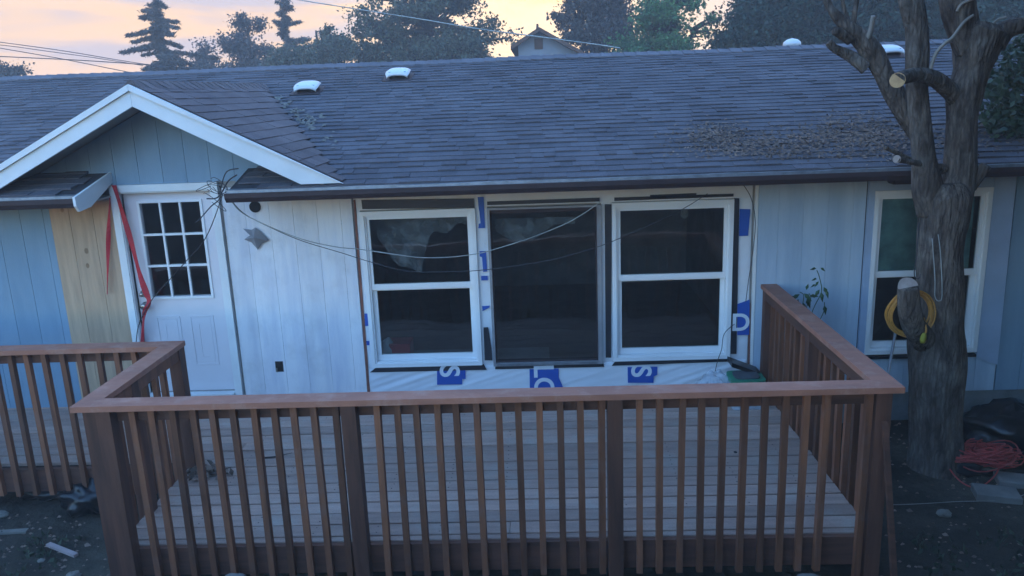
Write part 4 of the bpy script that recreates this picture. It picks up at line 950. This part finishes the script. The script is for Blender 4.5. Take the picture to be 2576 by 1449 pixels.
c_ = at(642, 596, -.03); s = 7 / 2025
b = MB(); star = [(-30, 22), (-8, 18), (2, 24), (14, 14), (34, -10), (14, -18), (2, -34), (-12, -14), (-30, -6), (-14, 4)]
n = len(star); b.v = [(c_.x + x * s, -.022, c_.z + y * s) for x, y in star] + [(c_.x, -.075, c_.z)] + [(c_.x + x * s * .9, -.006, c_.z + y * s * .9) for x, y in star]
b.f = [(i, (i + 1) % n, n) for i in range(n)] + [(i, i + n + 1, (i + 1) % n + n + 1, (i + 1) % n) for i in range(n)]
tag(b.build('wall_ornament', M['alu'], None), 'small grey pointed metal ornament on the white siding below the round hole', 'ornament')

# ------------------------------------------------------------------ interior things
p = at(1722, 535, .6); b = MB(); b.tube([(p.x, .6, 2.05), (p.x, .6, p.z + .10), (p.x, .6, p.z + .05)], [.008, .008, .022], 8)
LB = thing('hanging_bulb', (p.x, .6, p.z), 'pale unlit bulb hanging inside the right sash window', 'light bulb')
b.build('lamp_cord', M['wirepale'], LB); MB().tube([(p.x, .6, p.z + .05), (p.x, .6, p.z + .02), (p.x, .6, p.z - .03), (p.x, .6, p.z - .055)], [.018, .032, .036, .012], 12).build('bulb', M['bulb'], LB, True)
def sheet(name, label, cat, outline, Y, m_, nx_=26, nz_=20, amp=.06):
    b = MB(); (x0, x1, zt, zbf) = outline
    for j in range(nz_ + 1):
        for i in range(nx_ + 1):
            u = i / nx_; x = x0 + (x1 - x0) * u; zb_ = zbf(u); z = zt + (zb_ - zt) * j / nz_
            b.v.append((x, Y + amp * mnoise.noise(Vector((x * 7 + z * 4, z * 3, Y))) * 1.5, z))
    for j in range(nz_):
        for i in range(nx_): k = j * (nx_ + 1) + i; b.f.append((k, k + 1, k + nx_ + 2, k + nx_ + 1))
    return tag(b.build(name, m_, None, True), label, cat)
zt = 1.70
sheet('plastic_film', 'crumpled clear plastic film hanging inside the left sash window', 'plastic sheet', (-.92, -.05, zt, lambda u: zt - .10 - .34 * math.exp(-((u - .30) / .20) ** 2) - .10 * (1 - u) - .08 * math.sin(u * 11) ** 2 - .10 * math.exp(-((u - .42) / .05) ** 2)), .22, M['plastic'])
sheet('plastic_film', 'wide pale plastic film sagging inside the middle picture window', 'plastic sheet', (.14, .86, zt - .10, lambda u: zt - .16 - .16 * math.sin(math.pi * min(1, u * 1.2 + .1)) ** 1.2), .26, M['plastic'])
p = at(1000, 880, .3); b = MB(); b.box(-.93, -.70, .2, .42, .30, .46); tag(b.build('red_crate', M['red'], None), 'red box low in the corner of the left sash window', 'box')
b = MB(); q = at(970, 865, .22)
b.tube([(q.x, .24, q.z - .12), (q.x, .24, q.z - .06), (q.x + .01, .25, q.z), (q.x + .03, .26, q.z + .05)], [.07, .08, .06, .01], 10, True, .4)
tag(b.build('white_bag', M['wrap'], None, True), 'small crumpled white bag on the red box inside the window', 'bag')
# a shelf to carry them
MB().box(-1.0, .6, .145, .5, .27, .299).build('window_shelf', M['room'], H)

# ------------------------------------------------------------------ things on the deck
def blobmesh(c, rad, seed, amp=.3, fr=2.2, n=22, m_=14, sharp=0):
    b = MB()
    for j in range(m_ + 1):
        th_ = math.pi * j / m_
        for i in range(n):
            ph = 2 * math.pi * i / n; d = Vector((math.sin(th_) * math.cos(ph), math.sin(th_) * math.sin(ph), math.cos(th_)))
            k = 1 + amp * mnoise.noise(d * fr + Vector((seed, 0, 0))) + amp * .5 * abs(mnoise.noise(d * fr * 2.6 + Vector((seed, 5, 0)))) - (amp * .35 * abs(mnoise.noise(d * fr * 5 + Vector((0, seed, 0)))) if sharp else 0)
            b.v.append((c[0] + d.x * rad[0] * k, c[1] + d.y * rad[1] * k, c[2] + d.z * rad[2] * k))
    for j in range(m_):
        for i in range(n): a = j * n + i; e = j * n + (i + 1) % n; b.f.append((a, a + n, e + n, e))
    return b
g0 = at(1876, 955, -.35); TZ = g0.z - .10; GC = thing('green_tub', (g0.x, -.35, 0.), 'green and grey plastic tub on the deck at the wall corner', 'tub')
def rr_box(b, x0, x1, y0, y1, z0, z1, r=.03, k=1.0):
    pts = []
    for cx_, cy_, a0 in ((x1 - r, y1 - r, 0), (x0 + r, y1 - r, 90), (x0 + r, y0 + r, 180), (x1 - r, y0 + r, 270)):
        for a in range(0, 91, 30): pts.append((cx_ + r * math.cos(R(a0 + a)), cy_ + r * math.sin(R(a0 + a))))
    b.prism(pts, z0, z1, 'z')
w = .145
b = MB(); rr_box(b, g0.x - w * .9, g0.x + w * .9, -.47, -.23, .003, TZ + .09, .04); b.build('tub_body', M['clear'], GC)
b = MB(); rr_box(b, g0.x - w, g0.x + w, -.49, -.21, TZ + .091, TZ + .135, .05); b.build('tub_rim', M['green'], GC)
b = MB(); rr_box(b, g0.x - w * .72, g0.x + w * .72, -.44, -.26, TZ + .1355, TZ + .15, .04); b.build('tub_lid', M['greyplastic'], GC)
p1, p2 = at(1836, 908, -.2), at(1908, 930, -.2)
tag(MB().hexa([(p1.x, -.28, p1.z - .03), (p2.x, -.30, p2.z - .03), (p2.x, -.12, p2.z - .03), (p1.x, -.10, p1.z - .03), (p1.x, -.28, p1.z + .01), (p2.x, -.30, p2.z), (p2.x, -.12, p2.z), (p1.x, -.10, p1.z + .01)]).build('black_tray', M['bag'], None), 'flat black tray lying across the top of the green tub', 'tray')
g1 = at(1800, 955, -.3)
tag(blobmesh((g1.x, -.3, .13), (.15, .12, .15), 4, .35).build('clear_bag', M['clear'], None, True), 'clear plastic bag slumped on the deck left of the green tub', 'plastic bag')
# twigs and leaves
def twig(label, pts, r=.008):
    P = catmull([atz(a, c, .012) for a, c in pts], 4); tag(MB().tube(P, [r * (1 - .7 * i / (len(P) - 1)) for i in range(len(P))], 5, True, .3).build('twig', M['twigbark'], None), label, 'twig', None)
twig('longer dark twig lying on the deck below the outlet hole', [(660, 1152), (690, 1149), (705, 1146), (735, 1139)])
twig('short twig on the deck right of the pile of dry leaves', [(560, 1182), (572, 1178), (582, 1175)], .006)
c = atz(508, 1190, .01); r = np.random.default_rng(3); P = np.array([c.x, c.y, .02]) + r.normal(size=(120, 3)) * np.array([.10, .05, .012]); P[:, 2] = np.abs(P[:, 2] - .02) + .012
V, F = flat_leaves(P, .04, (0, 0, 1), .6, 1.8, r); tag(link('leaf_pile', np_mesh('leaf_pile', V, F, M['litter'])), 'small pile of dry leaves on the deck near the left railing', 'leaves', None, 'stuff')
# ------------------------------------------------------------------ leaf litter on the roof
def roof_litter(name, label, spots, n, size, seed, m_='litter'):
    r = np.random.default_rng(seed); P = []
    for (px, py, sx, sy, w_) in spots:
        k = int(n * w_)
        for a, c in zip(r.normal(px, sx, k), r.normal(py, sy, k)):
            p = atroof(a, c, .016); P.append((p.x, p.y, p.z + r.random() ** 2 * .012))
    P = np.array(P); dirs = r.normal(size=(len(P), 3)); dirs[:, 2] = dirs[:, 2] * .25 + dirs[:, 1] * .25
    V, F = flat_leaves(P, size, (0, -RS, 1), .3, 2.2, r); return tag(link(name, np_mesh(name, V, F, M[m_])), label, 'leaves', None, 'stuff')
roof_litter('leaf_litter', 'brown leaf litter spread over the lower roof at the right', [(1790, 345, 55, 18, .8), (1810, 330, 40, 14, .3), (1900, 365, 80, 14, .8), (2040, 350, 75, 18, .8), (2150, 328, 65, 24, 1.2), (2230, 345, 55, 30, .9), (1990, 388, 150, 8, .5), (2400, 350, 70, 22, .6)], 820, .0165, 31)
roof_litter('leaf_litter', 'scattered pale debris along the roof valley beside the gable', [(722, 262, 8, 6, .3), (745, 282, 8, 7, .5), (768, 298, 12, 8, .5), (790, 318, 12, 9, .4), (830, 350, 14, 14, .2), (690, 246, 8, 4, .3)], 60, .03, 32, 'stone')
o = np.random.default_rng(8)
# ------------------------------------------------------------------ plant, stake
PB = atz(2020, 1000, GZ); pc = at(2040, 745, -.35)
PT = thing('shrub', (pc.x, -.35, GZ), 'spindly shrub with drooping green leaves behind the right railing against the pale siding', 'shrub')
st = MB(); LP = []; LD = []; rg = np.random.default_rng(12)
for (pts) in ([(2010, 860), (2015, 790), (2022, 745), (2012, 735)], [(2020, 860), (2045, 780), (2066, 735), (2062, 700), (2055, 680)], [(2012, 860), (2030, 770), (2040, 750), (2035, 738)], [(2030, 860), (2070, 790), (2074, 760)]):
    P = catmull([at(a, c, -.35) for a, c in pts], 5); P = [Vector((pc.x, -.35, GZ))] + P; st.tube(P, .0035, 4)
st.build('stems', M['plant'], PT)
lp = MB()
for (a, c, dx, dz, s) in ((2012, 740, -.8, -.5, 1), (2022, 738, .7, -.6, 1), (2030, 750, .4, -.9, 1.1), (2008, 752, -.2, -1, 1.1), (2020, 760, .2, -1, 1), (2036, 745, .9, .2, .9), (2000, 745, -.9, -.3, .8),
                       (2062, 728, -.5, -.8, .9), (2072, 722, .5, -.8, .9), (2066, 735, .1, -1, .9), (2078, 730, .3, -.9, .8), (2055, 702, -.9, .1, .7), (2060, 708, -.6, -.5, .7), (2054, 676, -.9, .1, .7), (2064, 674, .8, -.4, .6), (2074, 768, .2, -1, .9), (2036, 785, .1, -1, .9), (2046, 790, .4, -.9, .8), (2028, 730, .2, .8, .8), (2052, 716, -.8, -.2, .6)):
    p = at(a, c, -.36 + random.uniform(-.05, .03)); d = Vector((dx, random.uniform(-.5, .2), dz)).normalized(); sd = d.cross(Vector((random.uniform(-.5, .5), 1, .2))).normalized(); L_ = .085 * s; w_ = .019 * s
    q = MB(); m1 = p + d * L_ * .5 + Vector((0, -.012, .0)); e = p + d * L_ + Vector((0, 0, -.012))
    q.add([p, p + d * L_ * .4 + sd * w_, m1, p + d * L_ * .4 - sd * w_, e], [(0, 1, 2), (0, 2, 3), (1, 4, 2), (2, 4, 3)]); q.build('leaf', M['plant'], PT, False)
a, c = at(2262, 830, -.12), at(2238, 960, -.35)
tag(MB().tube([(a.x, -.06, a.z), (c.x, -.3, c.z), (c.x - .05, -.45, GZ - .05)], .012, 6).build('stake', M['alu'], None), 'thin grey stake leaning on the wall below the right end window', 'stake')
# leaning board at the right front corner
a, c = at(2212, 1040, -2.52), at(2262, 1449, -2.75)
tag(MB().hexa([(c.x - .02, -2.80, GZ - .05), (c.x + .012, -2.80, GZ - .05), (c.x + .012, -2.77, GZ - .05), (c.x - .02, -2.77, GZ - .05), (a.x - .01, -2.60, .80), (a.x + .02, -2.60, .80), (a.x + .02, -2.575, .80), (a.x - .01, -2.575, .80)]).build('leaning_board', M['rim'], None), 'dark narrow board leaning outside the right front deck corner', 'board')

# ------------------------------------------------------------------ ground clutter at the right
def gp(px, py, z=GZ): return atz(px, py, z)
p = gp(2520, 1120); tag(blobmesh((p.x + .12, p.y + .1, GZ + .10), (.42, .26, .20), 2, .42, 2.4, 30, 18, 1).build('trash_bag', M['bag'], None, True), 'big black trash bag against the foundation at the right edge', 'trash bag')
p = gp(2425, 1185); tag(blobmesh((p.x + .02, p.y, GZ + .05), (.20, .13, .10), 6, .4, 2.6, 24, 14, 1).build('trash_bag', M['bag'], None, True), 'small black bag under the tangle of red cord', 'trash bag')
RC = gp(2470, 1155, GZ + .12); b = MB(); r_ = random.Random(9)
for k in range(46):
    ra, rb_ = r_.uniform(.10, .27), r_.uniform(.06, .16); ox, oy = r_.uniform(-.07, .12), r_.uniform(-.05, .05); ph = r_.uniform(0, 6.3); h = GZ + .13 + r_.uniform(0, .07); tl = r_.uniform(-.15, .15)
    b.tube([Vector((RC.x + ox + ra * math.cos(a + ph), RC.y + oy + rb_ * math.sin(a + ph), h + tl * .2 * math.cos(a) + .02 * math.sin(2 * a + ph))) for a in np.linspace(0, r_.uniform(4.5, 6.3), 20)], .0055, 5, False)
P = catmull([Vector((RC.x - .25, RC.y + .05, GZ + .14)), Vector((RC.x - .29, RC.y - .05, GZ + .10)), Vector((RC.x - .25, RC.y - .20, GZ + .03)), Vector((RC.x - .15, RC.y - .26, GZ + .015)), Vector((RC.x + .02, RC.y - .16, GZ + .06)), Vector((RC.x + .1, RC.y - .08, GZ + .13))]); b.tube(P, .006, 5)
tag(b.build('cord_tangle', M['redcord'], None, True), 'tangled pile of red extension cord beside the tree base', 'extension cord')
P = catmull([gp(2700, 1180, GZ + .02), gp(2560, 1250, GZ + .015), gp(2400, 1262, GZ + .015), gp(2300, 1268, GZ + .015), gp(2230, 1270, GZ + .02)], 8)
tag(MB().tube(P, .0032, 5).build('loose_cord', M['barkpale'], None, True), 'thin loose cord trailing over the soil towards the deck corner', 'cord')
def paver(label, px, py, rz, z=GZ):
    p = gp(px, py); b = MB(); a, c, h, e = .09, .15, .06, .008
    pts = [(-c, -a), (c, -a), (c, a), (-c, a)]
    b.v = [(x, y, 0) for x, y in pts] + [(x, y, h - e) for x, y in pts] + [(x * (1 - e / c), y * (1 - e / a), h) for x, y in pts]
    b.f = [(0, 1, 5, 4), (1, 2, 6, 5), (2, 3, 7, 6), (3, 0, 4, 7), (4, 5, 9, 8), (5, 6, 10, 9), (6, 7, 11, 10), (7, 4, 8, 11), (8, 9, 10, 11)]
    o = tag(link('paver', b.mesh('paver', M['paver'])), label, 'paver', 'grey pavers on the soil at the right'); o.location = (p.x, p.y, z - .005); o.rotation_euler = (0, .03, rz); return o
paver('grey concrete paver lying nearest the viewer at the right edge', 2505, 1250, -.25); paver('grey concrete paver behind the other one at the right edge', 2560, 1218, -.25)
p = gp(2345, 1178); b = MB(); b.prism([(-.13, -.02), (-.06, -.045), (.04, -.02), (.12, -.015), (.12, .01), (.04, .02), (-.05, .03)], 0, .02, 'z'); o = tag(b.build('trowel', M['bag'], None), 'dark pointed trowel lying on the soil at the tree base', 'trowel'); o.location = (p.x, p.y, GZ + .02); o.rotation_euler = (0, 0, .3)
def stone(label, px, py, r, seed, m_='stone', sq=.5):
    p = gp(px, py); tag(blobmesh((p.x, p.y, GZ + r * sq * .5), (r, r * .8, r * sq), seed, .35, 1.6, 12, 8).build('stone', M[m_], None, False), label, 'stone')
stone('pale stone lying beside the dark trowel', 2378, 1188, .045, 3); stone('single pale stone on the bare soil in front of the pavers', 2375, 1295, .05, 5)
# left clutter
p = gp(215, 1290); tag(blobmesh((p.x + .02, p.y + .06, GZ + .10), (.20, .15, .14), 8, .45, 2.4, 28, 18, 1).build('trash_bag', M['bag'], None, True), 'black trash bag beside the left front deck post', 'trash bag')
p = gp(115, 1260); tag(blobmesh((p.x - .05, p.y + .10, GZ + .05), (.22, .12, .09), 9, .4, 2.4, 24, 14, 1).build('trash_bag', M['bag'], None, True), 'flat dark bag under the left deck edge', 'trash bag')
def plank(name, label, a, c, w, t, m_, cat):
    A, B = gp(*a), gp(*c); d = (B - A); L_ = d.length; o = tag(link(name, MB().box(-L_ / 2, L_ / 2, -w / 2, w / 2, 0, t).mesh(name, M[m_])), label, cat); o.location = ((A.x + B.x) / 2, (A.y + B.y) / 2, max(gh(A.x, A.y), gh(B.x, B.y)) + .004); o.rotation_euler = (0, 0, math.atan2(d.y, d.x)); return o
plank('wood_scrap', 'short pinkish wood offcut on the soil at the lower left', (122, 1372), (192, 1400), .035, .02, 'scrapwood', 'wood scrap')
plank('wood_scrap', 'pale flat board end poking in at the left frame edge', (-40, 1345), (70, 1338), .05, .015, 'stone', 'wood scrap')
stone('small pale stone below the pinkish offcut', 104, 1412, .025, 11); stone('white stone cut by the bottom edge at the lower left', 185, 1452, .05, 12, 'stone')
stone('bluish stone at the left edge below the walkway', 4, 1298, .05, 13)
# bluish plastic under the deck
for px, lab in ((590, 'left pale plastic sheet scrap under the front deck edge'), (2030, 'right pale plastic sheet scrap under the front deck edge')):
    p = at(px, 1449, -2.62); tag(blobmesh((p.x, -2.64, p.z - .02), (.075, .05, .035), px % 7, .4).build('plastic_scrap', M['paver'], None, True), lab, 'plastic scrap')
# gravel and weeds
r = np.random.default_rng(77); gv = MB()
for _ in range(1500):
    side = r.random() < .6
    x = r.uniform(2.6, 5.4) if side else r.uniform(-4.2, -2.2); y = r.uniform(-3.6, .0) if side else r.uniform(-3.3, -1.3); s = r.uniform(.006, .02) * (1.6 if r.random() < .1 else 1); z = gh(x, y)
    a = r.random() * 3
    gv.v += [(x + s * math.cos(a + k * 1.57), y + s * .8 * math.sin(a + k * 1.57), z) for k in range(4)] + [(x, y, z + s * .7)]; o_ = len(gv.v) - 5; gv.f += [(o_, o_ + 1, o_ + 4), (o_ + 1, o_ + 2, o_ + 4), (o_ + 2, o_ + 3, o_ + 4), (o_ + 3, o_, o_ + 4)]
tag(gv.build('gravel', M['litter'], None), 'loose small stones scattered over the bare soil', 'gravel', None, 'stuff')
P = []
for _ in range(260):
    side = r.random() < .7; cx_ = r.uniform(3.0, 5.2) if side else r.uniform(-4, -2.9); cy_ = r.uniform(-3.6, -1.9) if side else r.uniform(-3, -1.7)
    for k in range(9): x = cx_ + r.normal() * .05; y = cy_ + r.normal() * .05; P.append((x, y, gh(x, y) + .012))
P = np.array(P); dd = r.normal(size=(len(P), 3)) * .6; dd[:, 2] = np.abs(dd[:, 2]) + .5; V, F = leaves(P, .022, dirs=dd, aspect=2.6, rng=r)
tag(link('weeds', np_mesh('weeds', V, F, M['grass'])), 'sparse low weeds growing in the soil', 'weeds', None, 'stuff')

# ------------------------------------------------------------------ air
HZ = .0060
if HZ:
    b = MB().box(-70, 70, -30, 75, GZ - 1.2, 16); hz = b.build('haze', None, None)
    m_ = bpy.data.materials.new('evening_haze'); m_.use_nodes = True; t = m_.node_tree; t.nodes.clear()
    pv = nd(t, 'ShaderNodeVolumePrincipled'); pv.inputs['Color'].default_value = (.92, .88, .88, 1); pv.inputs['Density'].default_value = HZ; pv.inputs['Anisotropy'].default_value = .1
    ou = nd(t, 'ShaderNodeOutputMaterial'); t.links.new(pv.outputs[0], ou.inputs['Volume']); hz.data.materials.append(m_); hz['kind'] = 'stuff'; hz['label'] = 'thin pale evening haze in the air'; hz['category'] = 'haze'
